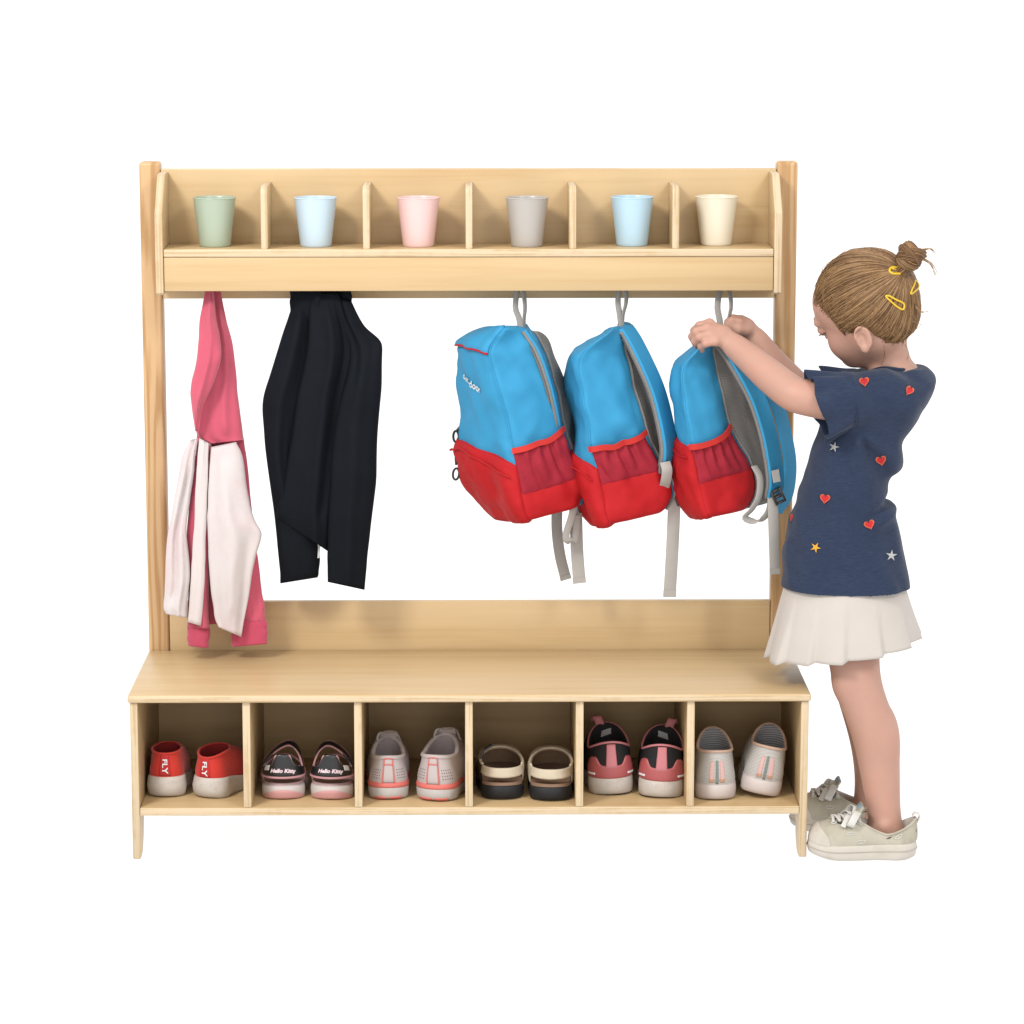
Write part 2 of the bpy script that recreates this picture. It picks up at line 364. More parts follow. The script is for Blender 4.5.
def striped(name, c1, c2, axis, freq, rough=.8, thin=.5):
    """knit or mesh with regular fine ribs"""
    c1, c2 = alb(c1), alb(c2); m, nt, b = new_mat(name); L = nt.links.new
    tc = N(nt, 'ShaderNodeTexCoord'); sp = N(nt, 'ShaderNodeSeparateXYZ'); L(tc.outputs['Object'], sp.inputs[0])
    a = N(nt, 'ShaderNodeMath', operation='MULTIPLY'); a.inputs[1].default_value = freq; L(sp.outputs[axis], a.inputs[0])
    s = N(nt, 'ShaderNodeMath', operation='SINE'); L(a.outputs[0], s.inputs[0])
    n = N(nt, 'ShaderNodeTexNoise', _Scale=90., _Detail=3); L(tc.outputs['Object'], n.inputs['Vector'])
    mx = N(nt, 'ShaderNodeMath', operation='MULTIPLY_ADD'); mx.inputs[1].default_value = .6; L(n.outputs['Fac'], mx.inputs[0]); L(s.outputs[0], mx.inputs[2])
    r = ramp(nt, [(thin-.3, c2), (min(1, thin+.3), c1)]); L(mx.outputs[0], r.inputs[0]); L(r.outputs[0], b.inputs['Base Color'])
    bp = N(nt, 'ShaderNodeBump', _Strength=.25, _Distance=.0006); L(mx.outputs[0], bp.inputs['Height']); L(bp.outputs[0], b.inputs['Normal'])
    b.inputs['Roughness'].default_value = rough
    return m

W1, W2 = (.605, .43, .228), (.545, .365, .173)
M = {}
M['wood_h'] = wood('maple_board_along', W1, W2, 0)
M['wood_v'] = wood('maple_board_upright', W1, W2, 2)
M['wood_y'] = wood('maple_board_across', W1, W2, 1)
M['ply_h'] = ply('ply_edge_flat', (.64, .50, .325), (.54, .385, .21), 2)
M['ply_v'] = ply('ply_edge_upright', (.64, .50, .325), (.54, .385, .21), 0)
M['pine'] = pine('pine_post', (.62, .40, .205), (.46, .26, .105))
M['steel'] = stuff('hook_metal', (.55, .55, .55), rough=.3); M['steel'].node_tree.nodes['Principled BSDF'].inputs['Metallic'].default_value = 1
M['glide'] = stuff('brown_plastic_glide', (.12, .07, .04), rough=.5)

# ------------------------------------------------------------------ setting, light
def white_floor():
    m, nt, b = new_mat('white_translucent_sweep'); L = nt.links.new; nt.nodes.remove(b)
    o = nt.nodes['Material Output']; d = N(nt, 'ShaderNodeBsdfDiffuse'); t = N(nt, 'ShaderNodeBsdfTranslucent'); x = N(nt, 'ShaderNodeMixShader')
    d.inputs[0].default_value = (.92, .92, .92, 1); t.inputs[0].default_value = (.97, .97, .97, 1); x.inputs[0].default_value = .72  # translucency added so world light from below washes out floor shadows
    L(d.outputs[0], x.inputs[1]); L(t.outputs[0], x.inputs[2]); L(x.outputs[0], o.inputs[0]); return m
fl = build('ground', [(-120, -60, 0), (120, -60, 0), (120, 160, 0), (-120, 160, 0)], [(0, 1, 2, 3)], white_floor(), smooth=False); fl['kind'] = 'structure'
world = bpy.data.worlds.new('World'); scene.world = world; world.use_nodes = True
bg = world.node_tree.nodes['Background']; bg.inputs[0].default_value = (1, 1, 1, 1); bg.inputs[1].default_value = 1.0
def softbox(name, loc, target, size, power, col=(1, 1, 1)):
    l = bpy.data.lights.new(name, 'AREA'); l.shape = 'RECTANGLE'; l.size = size[0]; l.size_y = size[1]; l.energy = power; l.color = col
    o = bpy.data.objects.new(name, l); COL.objects.link(o); o.location = loc
    o.rotation_euler = (Vector(target)-Vector(loc)).to_track_quat('-Z', 'Y').to_euler(); return o
softbox('studio_softbox', (-2.1, -2.7, 3.7), (0, .2, .6), (.9, .9), 118, (1, .97, .93))
softbox('studio_softbox', (2.1, -3.0, 3.5), (0, .2, .6), (1.0, 1.0), 52, (1, .98, .95))
softbox('added_fill_softbox', (.3, -6.2, 1.25), (0, .2, .45), (2.2, 1.4), 34, (1, .93, .84))  # unseen lamp added to brighten and warm the cubby interiors
scene.view_settings.view_transform = 'Standard'; scene.view_settings.look = 'None'; scene.view_settings.exposure = .38; scene.view_settings.gamma = 1
scene.view_settings.use_curve_mapping = False

# ------------------------------------------------------------------ the coat rack bench
H1, DB, W, WP = .29984, .366, .60, .5968
T = .0142
rack = thing('coat_rack_bench', 'pale wooden coat rack bench with six shoe cubbies and a cup shelf', 'coat rack', (0, 0, 0))
hx = lambda n, c: 1 if abs(n.y) > .6 else 0      # edge banding shows on front and back edges
hxz = lambda n, c: 1 if abs(n.y) > .6 or abs(n.z) > .6 else 0
# posts
PO, PI_ = .5998, .5612
for s in (-1, 1):
    x0, x1 = sorted((s*PO, s*PI_))
    from_bm('post', box_bm(x0, x1, DB, DB+.04, 0, 1.2075, .007, 4), M['pine'], rack)
# bench top with rounded corners
bm = box_bm(-W, W, 0, DB-.0015, H1-T, H1, .004, 3)
from_bm('bench_top', bm, [M['wood_h'], M['ply_h']], rack, lambda n, c: 1 if abs(n.z) < .5 else 0)
# side panels with two legs each
zc = .079; ly = .0885
leg = [(.006, H1-T-.001), (.006, .004), (.008, .001), (.030, .0), (.046, .004), (.058, .014), (.068, .03), (.075, .055), (.080, zc-.012), (.092, zc)]
prof = leg+[(DB-.09, zc), (DB-.078, zc-.012), (DB-.070, .05), (DB-.060, .02), (DB-.046, .002), (DB-.006, 0), (DB-.006, H1-T-.001)]
for s in (-1, 1):
    x0, x1 = sorted((s*WP, s*(WP-.0138)))
    from_bm('side_panel', prism_bm(prof, x0, x1, .0025, 3), [M['wood_v'], M['ply_v']], rack, lambda n, c: 1 if n.y < -.5 else 0)
IN = WP-.0138
ZF = .0946
from_bm('cubby_floor', box_bm(-IN+.0005, IN-.0005, .007, DB-.012, ZF-.0145, ZF, .0015), [M['wood_h'], M['ply_h']], rack, hx)
from_bm('cubby_back', box_bm(-IN+.001, IN-.001, DB-.0115, DB-.0035, ZF-.0145, H1-T-.0005, .0005, 1), M['wood_h'], rack)
for i, px in enumerate((246.8, 358.2, 469, 579.6, 690.6)):
    x = P(px, 755, .006)[0]
    from_bm('cubby_divider', box_bm(x-.0068, x+.0068, .007, DB-.012, ZF+.0003, H1-T-.0003, .0012), [M['wood_y'], M['ply_v']], rack, hx)
for s in (-1, 1):
    V, F = tube([(s*.555, .04, ZF-.0195), (s*.555, .04, ZF-.014)], .008, 16); build('screw_cap', V, F, M['glide'], rack)
# lower back board
from_bm('lower_back_panel', box_bm(-PI_+.001, PI_-.001, DB+.002, DB+.017, H1-.05, .3917, .002), M['wood_h'], rack)
# upper shelf
YS, ZS, ZE, ZB = .246, 1.0595, .9771, 1.195
from_bm('upper_back_panel', box_bm(-PI_+.001, PI_-.001, DB+.002, DB+.017, .958, ZB, .002), [M['wood_h'], M['ply_h']], rack, lambda n, c: 1 if n.z > .6 else 0)
XS = PI_-.0145
from_bm('shelf_board', box_bm(-XS+.0006, XS-.0006, YS, DB+.0015, ZS-.0142, ZS, .0022, 3), [M['wood_h'], M['ply_h']], rack, hx)
from_bm('front_rail', box_bm(-XS+.0008, XS-.0008, YS+.002, YS+.016, .9842, ZS-.0146, .0015), M['wood_h'], rack)
side = [(DB+.001, ZE), (YS+.004, ZE), (YS, ZE+.004), (YS, P(0, 215, YS)[2]), (DB-.085, 1.186), (DB-.076, 1.191), (DB-.066, 1.1925), (DB+.001, 1.1925)]
side = [(DB+.001, ZE), (YS+.004, ZE), (YS-.001, ZE+.004), (YS-.001, P(0, 214, YS)[2]), (YS+.056, 1.181), (YS+.063, 1.1875), (YS+.072, 1.190), (DB+.001, 1.190)]
for s in (-1, 1):
    x0, x1 = sorted((s*(PI_-.0005), s*XS))
    from_bm('shelf_end_panel', prism_bm(side, x0, x1, .002, 3), [M['wood_y'], M['ply_v']], rack, lambda n, c: 1 if n.y < -.3 or n.z > .5 else 0)
zt = 1.1715
for px in (264.2, 366.2, 469, 572.8, 675.8):
    x = P(px, 225, YS+.004)[0]
    pr = [(DB+.0015, ZS+.0002), (YS+.004, ZS+.0002), (YS+.004, zt-.014), (YS+.006, zt-.006), (YS+.011, zt-.001), (YS+.018, zt), (DB+.0015, zt)]
    from_bm('shelf_divider', prism_bm(pr, x-.0062, x+.0062, .0015, 2), [M['wood_y'], M['ply_v']], rack, lambda n, c: 1 if n.y < -.3 or n.z > .5 else 0)
HOOKX = [P(px, 290, .335)[0] for px in (212, 318, 417, 519, 622, 726)]
for x in HOOKX:
    mb = MB()
    mb.add(*tube([(x, DB+.004, 1.005), (x, DB-.003, 1.005)], .014, 16))
    mb.add(*tube(spl([(x, DB-.002, 1.006), (x, DB-.018, 1.004), (x, DB-.034, .997), (x, DB-.043, .999), (x, DB-.047, 1.008), (x, DB-.048, 1.016)], 18), .0036, 10))
    bm2 = bmesh.new(); bmesh.ops.create_icosphere(bm2, subdivisions=2, radius=.006); mb.add([Vector(v.co)+Vector((x, DB-.048, 1.018)) for v in bm2.verts], [[v.index for v in f.verts] for f in bm2.faces]); bm2.free()
    mb.build('coat_hook', M['steel'], rack)

# ------------------------------------------------------------------ cups
cups = [('pale green', 215.2, (.40, .475, .365)), ('pale blue', 316, (.54, .68, .78), ), ('pink', 418.5, (.83, .56, .54)), ('warm grey', 527, (.46, .43, .395)), ('sky blue', 632, (.46, .65, .77)), ('cream', 716, (.80, .73, .58))]
cl = ['pale green plastic cup, leftmost of the row on the cup shelf', 'pale blue plastic cup between the green and the pink cup', 'pink plastic cup standing on the cup shelf', 'warm grey plastic cup standing on the cup shelf', 'sky blue plastic cup between the grey and the cream cup', 'cream plastic cup, rightmost of the row on the cup shelf']
def cup(px, py, mat, label):
    c = PZ(px, py, ZS); h = .0880; r0, r1 = .0280, .0385
    prof = [(0, .004), (r0-.006, .004), (r0-.004, 0), (r0-.001, 0), (r0, .002)]
    for t in np.linspace(.05, 1, 14): prof.append((r0+(r1-r0)*t, h*t))
    prof += [(r1+.0006, h-.0012), (r1+.0002, h), (r1-.0012, h+.0004), (r1-.0022, h-.001)]
    for t in np.linspace(.95, .08, 10): prof.append((r0+(r1-r0)*t-.0022, h*t))
    prof += [(r0-.006, .0065), (0, .006)]
    a = np.linspace(0, 2*PI, 56, endpoint=False); R = np.array([[(c[0]+r*math.cos(q), c[1]+r*math.sin(q), c[2]+z+.0004) for q in a] for r, z in prof])
    V, F = loft(R, False, False)
    o = build('cup', V, F, mat, None, loc=c, sharp=60); o['label'] = label; o['category'] = 'cup'; o['group'] = 'cups on the shelf'
for (nm, px, col), lab in zip(cups, cl):
    mt = stuff('cup_plastic_'+nm.replace(' ', '_'), col, rough=.32, var=.03, vs=8, spec=.5)
    cup(px, 246.2 - (.8 if px > 600 else 0)-(.6 if px>700 else 0), mt, lab)
# ------------------------------------------------------------------ clothes on the hooks
def cloth_rings(rows, Y, dep, folds=(), nz=.004, seed=0, n=46, nu=60, fx=2.3, fy=1.9, edge=.6, steps=()):
    q = spl(rows, n); t = np.linspace(0, 1, n)
    Yb = np.interp(t, np.linspace(0, 1, len(np.atleast_1d(Y))), np.atleast_1d(Y)) if np.ndim(Y) else np.full(n, Y)
    D = np.interp(t, np.linspace(0, 1, len(np.atleast_1d(dep))), np.atleast_1d(dep)) if np.ndim(dep) else np.full(n, dep)
    a = np.linspace(0, 2*PI, nu, endpoint=False); u = (1-np.cos(a))/2; sn = np.sin(a)
    U, Tt = np.meshgrid(u, t); win = np.abs(sn)[None, :]**.5
    y0 = Yb[:, None]-D[:, None]*np.sign(sn)[None, :]*np.abs(sn)[None, :]**edge
    f = nz*fbm(U*fx+seed*3.7, Tt*fy+seed*1.3, seed, 3)
    for (u0, u1, w, amp, t0, t1) in folds:   # a fold running from u0 (top) to u1 (bottom)
        c = u0+(u1-u0)*Tt; f = f-amp*np.exp(-((U-c)/w)**2)*smoothstep(t0-.08, t0+.08, Tt)*(1-smoothstep(t1-.08, t1+.08, Tt))
    y = y0+f*win*np.where(sn >= 0, 1, .7)[None, :]
    for (u0, u1, w, amp, t0, t1) in steps:   # one layer of cloth lying over the next along a line
        c = u0+(u1-u0)*Tt; d = (U-c)/w; f = f+amp*(np.where(d > 0, 1-np.exp(-d*2.2), 0)-np.where(d > 0, 1, 0)*smoothstep(0, 6, d)*.9-np.where(d <= 0, np.exp(d*.8)*.25, 0))*smoothstep(t0-.08, t0+.08, Tt)*(1-smoothstep(t1-.08, t1+.08, Tt))
    # curl the side edges a little so the outline is not ruler straight
    jit = 1.0*fbm(Tt*9+seed, seed*2.1, 0, 2)
    px = q[:, 0][:, None]*(1-U)+q[:, 2][:, None]*U+jit*.6; py = q[:, 1][:, None]*(1-U)+q[:, 3][:, None]*U
    return P(px, py, y)
def hem_caps(R, k=.93, d=.004):
    """turn the last ring inward so the open hem has a rim and a hollow"""
    c = R[-1].mean(0); a = c+(R[-1]-c)*k; b = a+(R[-2]-R[-1])*1.5
    a2 = c+(R[0]-c)*.9
    return np.concatenate([a2[None], R, a[None], b[None]])
def cloth(name, rows, Y, dep, mat, parent, **k):
    R = hem_caps(cloth_rings(rows, Y, dep, **k)); V, F = loft(R); return build(name, V, F, mat, parent, sharp=None)

pk = stuff('pink_sweat_fabric', (.59, .100, .156), rough=.9, weave=900, bump=.3, var=.1, sheen=.3, spec=.15)
pkrib = stuff('pink_rib_cuff', (.55, .075, .135), rough=.9, weave=1200, bump=.5, var=.12, sheen=.3, spec=.15)
whp = stuff('washed_pinkish_white_fabric', (.66, .595, .59), rough=.9, weave=900, bump=.25, var=.05, sheen=.2, spec=.15, dirt=((.66, .42, .44), .55, 9))
whs = stuff('white_stripe_fabric', (.68, .61, .60), rough=.9, weave=900, bump=.25, var=.04, sheen=.2, spec=.15)
blk = stuff('black_jersey', (.0068, .0085, .0125), rough=.8, weave=1000, bump=.25, var=.2, sheen=.0, spec=.09)
tagm = stuff('garment_tag', (.6, .6, .6), rough=.7)

c = P(222, 640, .29); jk = thing('pink_hoodie', 'pink and white child hoodie hanging from the leftmost coat hook', 'hoodie', (P(215, 293, .30)[0], .30, P(215, 645, .30)[2]))
cloth('hood', [(206, 288, 220, 287), (206, 312, 225, 312), (207, 340, 231, 338), (205, 370, 235.5, 368), (199, 400, 239, 398), (195, 425, 242, 423), (199, 437, 243, 436), (209, 444, 243.5, 440)], [.325, .31, .30, .295], [.010, .016, .022, .024], pk, jk, folds=[(.75, .6, .1, .008, .1, .8), (.25, .2, .12, -.006, .3, 1.1)], seed=1)
cloth('hood_flap', [(205.5, 288, 213, 287), (200.5, 314, 215.5, 314), (198.5, 340, 220, 338), (195.5, 365, 220.5, 360), (190.5, 388, 213, 384), (192, 410, 202.5, 407), (195, 431, 199, 431)], [.30, .275, .262, .262, .27], [.009, .013, .015, .013, .006], pk, jk, folds=[(.6, .5, .15, .006, .1, .9)], seed=2, edge=.5)
cloth('back_body', [(197, 430, 242, 430), (196, 440, 244, 442), (193, 480, 248, 470), (191, 520, 252, 510), (190, 560, 257, 555), (190, 600, 262, 600), (192, 625, 266, 622)], .315, [.012, .018, .02, .02], pk, jk, folds=[(.4, .35, .1, -.01, .1, 1.1), (.7, .8, .12, .008, .1, 1.1)], seed=3)
cloth('sleeve', [(190, 440, 198, 438), (181, 463, 195, 465), (172, 510, 190, 500), (167, 545, 187, 530), (164.5, 590, 190, 570), (164, 606, 188, 600), (166, 614, 186.5, 618)], .272, [.010, .016, .02, .018, .02], whp, jk, folds=[(.6, .3, .12, -.008, .2, .8), (.9, .6, .1, .006, .5, 1.1)], seed=5)
cloth('placket', [(199, 438, 208.5, 443), (196, 480, 208, 482), (194, 530, 206.5, 530), (191, 575, 205, 576), (188, 622, 201.5, 626)], .262, .007, whs, jk, seed=6, nz=.0015)
cloth('front_panel', [(193, 440, 212, 444), (191, 490, 211, 490), (187, 530, 211, 535), (189, 570, 209, 580), (187.5, 610, 208.5, 612), (187.5, 627, 210, 629)], .285, [.010, .014, .015, .014], pk, jk, seed=7, folds=[(.8, .8, .2, .008, .0, 1.1)])
cloth('cuff', [(187.5, 625, 210, 627), (187, 634, 209.8, 637), (188, 646, 208.5, 648.5)], .285, .015, pkrib, jk, seed=8, nz=.0015, n=16)
cloth('sleeve', [(211, 447, 236, 442), (209, 470, 242.5, 458), (207.5, 505, 248, 496), (207.5, 525, 255, 520), (208, 550, 261.5, 535), (210.5, 580, 256.5, 556), (213, 604, 250.5, 586), (214.5, 616, 246, 612), (218, 627, 241, 637)], .262, [.012, .02, .023, .022, .018, .016], whp, jk, folds=[(.15, .1, .12, -.006, .1, 1.), (.6, .95, .12, -.008, .45, 1.0), (.45, .5, .15, .005, .2, .9)], seed=9)
cloth('lower_body', [(234, 550, 256, 545), (236, 580, 260, 575), (233, 610, 264.5, 605), (232, 622, 266, 621)], .292, [.012, .016, .016], pk, jk, seed=10, n=24)
cloth('cuff', [(231.5, 621, 266.5, 620), (231, 632, 268, 631), (232, 647, 267.5, 644)], .292, .017, pkrib, jk, seed=11, nz=.0015, n=16)

bj = thing('black_jacket', 'black child jacket hanging from the second coat hook beside the pink hoodie', 'jacket', (P(321, 293, .30)[0], .30, P(321, 585, .30)[2]))
cloth('collar', [(290.5, 287, 351.5, 287), (290, 298, 352, 298), (290, 309, 352, 311), (294, 322, 350, 326), (300, 340, 346, 342)], .300, [.018, .026, .026, .016], blk, bj, seed=12, nz=.0035, folds=[(.45, .42, .07, .012, 0, 1.1), (.75, .8, .06, -.010, 0, 1.1)], n=26)
cloth('sleeve', [(292, 303, 314, 300), (288, 317, 313, 318), (280, 340, 312, 345), (270, 375, 308, 380), (262.5, 402, 303, 402), (264, 435, 299, 432), (268, 470, 297, 465), (273, 508, 305, 508), (277, 545, 319, 550), (279.5, 570, 318.5, 572), (280.5, 583.5, 318, 577.5)], [.295, .288, .283, .284, .295, .305], [.012, .024, .029, .028, .022, .019], blk, bj, seed=13, nz=.0035, n=60, nu=80, folds=[(.45, .3, .18, .010, .1, .7)])
cloth('jacket_body', [(311, 291, 338, 292), (309.5, 320, 347, 320), (307, 350, 352, 352), (298, 395, 344, 397), (289, 450, 336, 452), (281, 492, 332, 502), (277, 509, 330, 530), (276, 516.5, 327.5, 551)], [.283, .268, .262, .262, .268, .276], [.010, .020, .024, .024, .020, .014], blk, bj, seed=14, nz=.0035, n=60, nu=90, folds=[(.5, .75, .12, .010, .1, 1.1), (.85, .8, .08, -.010, .1, .8)])
cloth('sleeve', [(336, 297, 351, 300), (341, 318, 364, 325), (349, 350, 380.5, 341), (346, 378, 382, 356), (338, 408, 381, 392), (332, 447, 377.5, 437), (329.5, 490, 376, 485), (328, 530, 371, 525), (327, 560, 367, 560), (327.5, 582, 364.5, 590)], [.288, .266, .252, .252, .262, .272], [.012, .024, .030, .030, .025, .020], blk, bj, seed=15, nz=.0035, n=60, nu=80, folds=[(.3, .55, .18, .010, .1, 1.), (.15, .5, .10, -.008, .0, .4)])
V, F = ribbon(P([319.5, 319, 318.5], [543, 551, 558], .276), (1, 0, 0), .004, .001); build('care_tag', V, F, tagm, bj)

# ------------------------------------------------------------------ backpacks
blue = stuff('sky_blue_nylon', (.042, .31, .56), rough=.7, weave=1500, bump=.2, var=.08, vs=9, spec=.2)
red = stuff('red_nylon', (.49, .013, .017), rough=.7, weave=1500, bump=.2, var=.1, vs=9, spec=.16)
redm = stuff('red_mesh_pocket', (.36, .018, .035), rough=.75, weave=700, bump=.7, var=.14, vs=60, spec=.2, dist=.0012)
redb = stuff('red_elastic_binding', (.60, .030, .022), rough=.7, weave=900, bump=.3, var=.06)
greym = striped('grey_air_mesh', (.235, .22, .205), (.17, .16, .15), 2, 2100, .85)
web = stuff('light_grey_webbing', (.45, .425, .395), rough=.8, weave=1100, bump=.5, var=.06, spec=.2)
loopm = stuff('grey_loop_webbing', (.34, .325, .305), rough=.8, weave=1100, bump=.5, var=.06, spec=.2)
webd = stuff('grey_binding_tape', (.26, .25, .235), rough=.8, weave=1200, bump=.6, var=.25, vs=500, spec=.2)
blackp = stuff('black_plastic', (.012, .012, .013), rough=.35, var=.1, spec=.5)
white_print = stuff('white_print', (.78, .80, .80), rough=.6, var=.03)
dblue = stuff('deep_blue_nylon', (.02, .16, .36), rough=.62, weave=1500, bump=.2, var=.1, spec=.3)

def bag_surf(levels, Yn, depth, nL=58, m=20, r=.14, seed=0, wr=.0050):
    """levels bottom->top of pixel corners F (far front), N (near front), B (near back), G (far back)"""
    L = np.array(levels, float).reshape(len(levels), 8); q = spl(L, nL)
    dF, dB, dG = depth
    Fp, Np, Bp, Gp = P(q[:, 0], q[:, 1], Yn+dF), P(q[:, 2], q[:, 3], Yn), P(q[:, 4], q[:, 5], Yn+dB), P(q[:, 6], q[:, 7], Yn+dG)
    C = np.stack([Fp, Np, Bp, Gp], 1); out = []
    for e in range(4):
        A, Bq = C[:, e], C[:, (e+1) % 4]; Pm = C[:, e-1]; Nx = C[:, (e+2) % 4]
        for k in range(m):
            t = k/m; p = A+(Bq-A)*t
            if t < r:
                s = (r-t)/(2*r); a = A+(Bq-A)*r; b = A+(Pm-A)*r; w = .5-s  # corner arc, half belongs here
                w = .5+t/(2*r); p = (1-w)**2*b+2*w*(1-w)*A+w*w*a
            elif t > 1-r:
                w = (t-(1-r))/(2*r); a = Bq+(A-Bq)*r; b = Bq+(Nx-Bq)*r; p = (1-w)**2*a+2*w*(1-w)*Bq+w*w*b
            out.append(p)
    R = np.stack(out, 1)                                  # nL, 4m
    c = R.mean(1, keepdims=True); d = R-c; tt = np.linspace(0, 1, nL)[:, None]
    uu = np.linspace(0, 1, 4*m, endpoint=False)[None, :]
    frac = (uu*4) % 1; pil = np.sin(PI*frac)**.8*.007*np.sin(PI*np.clip(tt*.95+.03, 0, 1))**.5
    w = wr*1.3*fbm(R[..., 0]*16+seed*5, R[..., 1]*16, R[..., 2]*16, 3)+wr*1.3*(.45-np.abs(vnoise(R[..., 0]*24+R[..., 2]*17+seed*2, R[..., 1]*20-R[..., 2]*6, R[..., 2]*13)))+wr*1.0*vnoise(R[..., 0]*40+R[..., 2]*25+seed, R[..., 1]*30, R[..., 2]*12)
    dl = np.linalg.norm(d, axis=2); R = R+d/(dl[..., None]+1e-9)*(pil+w)[..., None]
    # rounded bottom and top
    b0 = [c[0]+(R[0]-c[0])*k+np.array([0, 0, -z]) for k, z in ((.45, .0045), (.75, .004), (.9, .0025))]
    t1 = [c[-1]+(R[-1]-c[-1])*k+np.array([0, 0, z]) for k, z in ((.8, .004), (.45, .007))]
    R = np.concatenate([np.array(b0), R, np.array(t1)])
    return Surf(R)
def ring_at(c, r, n1, n2, tw=.0013, parent=None, name='zip_pull', mat=None):
    a = np.linspace(0, 2*PI, 18, endpoint=False); p = np.array([np.array(c)+r*(math.cos(q)*np.array(n1)*.6+math.sin(q)*np.array(n2)) for q in a])
    V, F = tube(p, tw, 8, False, True); return build(name, V, F, mat or blackp, parent)
def backpack(label, levels, Yn, depth, loc_px, seed, vred, vpk0, vpk1, pocket, strapsets, loops, tails, seam_to, grey_u=(.53, .72), ub=(.29, .49), lid=0):
    root = thing('backpack', label, 'backpack', tuple(P(*loc_px)), 'blue and red backpacks on the hooks')
    S = bag_surf(levels, Yn, depth, seed=seed)
    V, F = loft(S.R); build('bag_body', V, F, blue, root, sharp=None)
    # u: 0 F->N front (0-.25), near side (.25-.5), back (.5-.75), far side (.75-1)
    V, F = S.patch(.235, .515, .0, lambda t: vpk0+(vpk1-vpk0)*t, .0022, 40, 16); build('side_base', V, F, red, root, sharp=None)
    pleat = lambda t, q: .0035*np.sin(t*34+2*np.sin(q*3))*np.sqrt(q)*np.sin(PI*np.clip(t, 0, 1))**.5+.006*np.sin(PI*t)*np.sin(PI*q)**.7
    V, F = S.patch(ub[0]-.03, ub[1]+.02, lambda t: vpk0-.02+(vpk1-vpk0)*t, lambda t: vred[0]+(vred[1]-vred[0])*t-.015*np.sin(PI*t), .0032, 60, 24, pleat)
    pk_ = build('side_pocket', V, F, redm, root, sharp=None)
    t = np.linspace(0, 1, 30); u = ub[0]-.032+(ub[1]+.022-ub[0]+.032)*t; v = vred[0]+(vred[1]-vred[0])*t-.015*np.sin(PI*t)
    path = S.at(u, v, .006+.004*np.sin(PI*t)); V, F = ribbon(path, S.at(u, v+.03, .006+.004*np.sin(PI*t))-path, .0105, .003); build('pocket_binding', V, F, redb, pk_)
    # front pocket: bulging red panel
    lo, top0, top1, bul = pocket
    V, F = S.patch(-.03, .262, lo, lambda t: np.where(t < .62, top0+(top1-top0)*smoothstep(.62, 0, t)*0+0*t+(top0-0*t), 0)*0+top0+(top1-top0)*t**1.7, .004, 44, 26, lambda t, q: bul*np.sin(PI*np.clip(t, 0, 1))**.45*(np.sin(PI*np.clip(q*.86+.1, 0, 1))**.6)+.0022*fbm(t*5+seed, q*4, seed, 3))
    fp = build('front_pocket', V, F, red, root, sharp=None)
    V, F = S.line([(.0, top0-.055), (.08, top0-.06), (.16, top0+(top1-top0)*.35-.07), (.24, top1-.04)], .0016, 30, .004+bul*.8); build('zip_seam', V, F, red, fp)
    if lid:
        V, F = S.patch(-.06, .255, lambda t: lid-.05*(t**3)+.02*t, .985, .0045, 40, 20, lambda t, q: .002+.0035*(1-q)*np.sin(PI*t)); ld = build('lid_flap', V, F, blue, root, sharp=None)
        q = np.linspace(0, 1, 30); V, F = tube(S.at(-.06+.315*q, lid-.05*q**3+.02*q, .003+.003*np.sin(PI*q)), .0022, 6); build('lid_trim', V, F, red, ld)
    # seam piping between front and side, grey back panel
    V, F = S.line([(.262, vred[0]+.02), (.262, .6), (.262, .8), (.265, .9)], .0013, 40, .0006); build('seam_piping', V, F, blue, root)
    V, F = S.patch(grey_u[0], grey_u[1], .04, .93, .0035, 30, 30, .006); bp = build('back_panel', V, F, greym, root, sharp=None)
    V, F = S.line([(grey_u[0], .05), (grey_u[0], .5), (grey_u[0], .92)], .0022, 40, .003); build('edge_binding', V, F, webd, bp)
    for (pts, Ys, wv, wd, th) in strapsets:
        q = spl(pts, 40); Yq = spl([[y] for y in Ys], 40)[:, 0]; path = P(q[:, 0], q[:, 1], Yq); wvv = spl(wv, 40)
        V, F = ribbon(path, wvv, wd, th); st = build('shoulder_strap', V, F, blue, root, sharp=50)
        t_ = np.gradient(path, axis=0); t_ /= np.linalg.norm(t_, axis=1)[:, None]; w = wvv-t_*np.sum(wvv*t_, 1)[:, None]; w /= np.linalg.norm(w, axis=1)[:, None]; nn = np.cross(t_, w)
        sg = np.sign((nn@np.array([1., 0, 0])).sum()) or 1.
        V, F = ribbon(path-nn*sg*(th*.55+.0022), wvv, wd*.93, .0042); build('strap_padding', V, F, greym, st, sharp=50)
        for sd in (-1, 1):
            V, F = tube(path+w*sd*wd/2-nn*sg*th*.25, .0028, 8); build('strap_binding', V, F, webd, st)
    for pts, Ys, wd in loops:
        q = spl(pts, 24); path = P(q[:, 0], q[:, 1], spl([[y] for y in Ys], 24)[:, 0]); ang = np.linspace(.2, 1.2, 24)
        V, F = ribbon(path, np.stack([np.cos(ang), np.sin(ang), 0*ang], 1), wd, .0018); build('hanging_loop', V, F, loopm, root, sharp=50)
    for pts, Ys, wv, wd in tails:
        q = spl(pts, 36); path = P(q[:, 0], q[:, 1], spl([[y] for y in Ys], 36)[:, 0]); V, F = ribbon(path, spl(wv, 36), wd, .0018)
        tl = build('webbing_strap', V, F, web, root, sharp=50)
        if pts[-1][1]-pts[0][1] > 60:
            V, F = ribbon(path[-3:]+np.array([0, -.0012, 0]), spl(wv, 36)[-3:], wd*1.03, .0032); build('webbing_fold', V, F, webd if 0 else web, tl)
    return root, S, fp
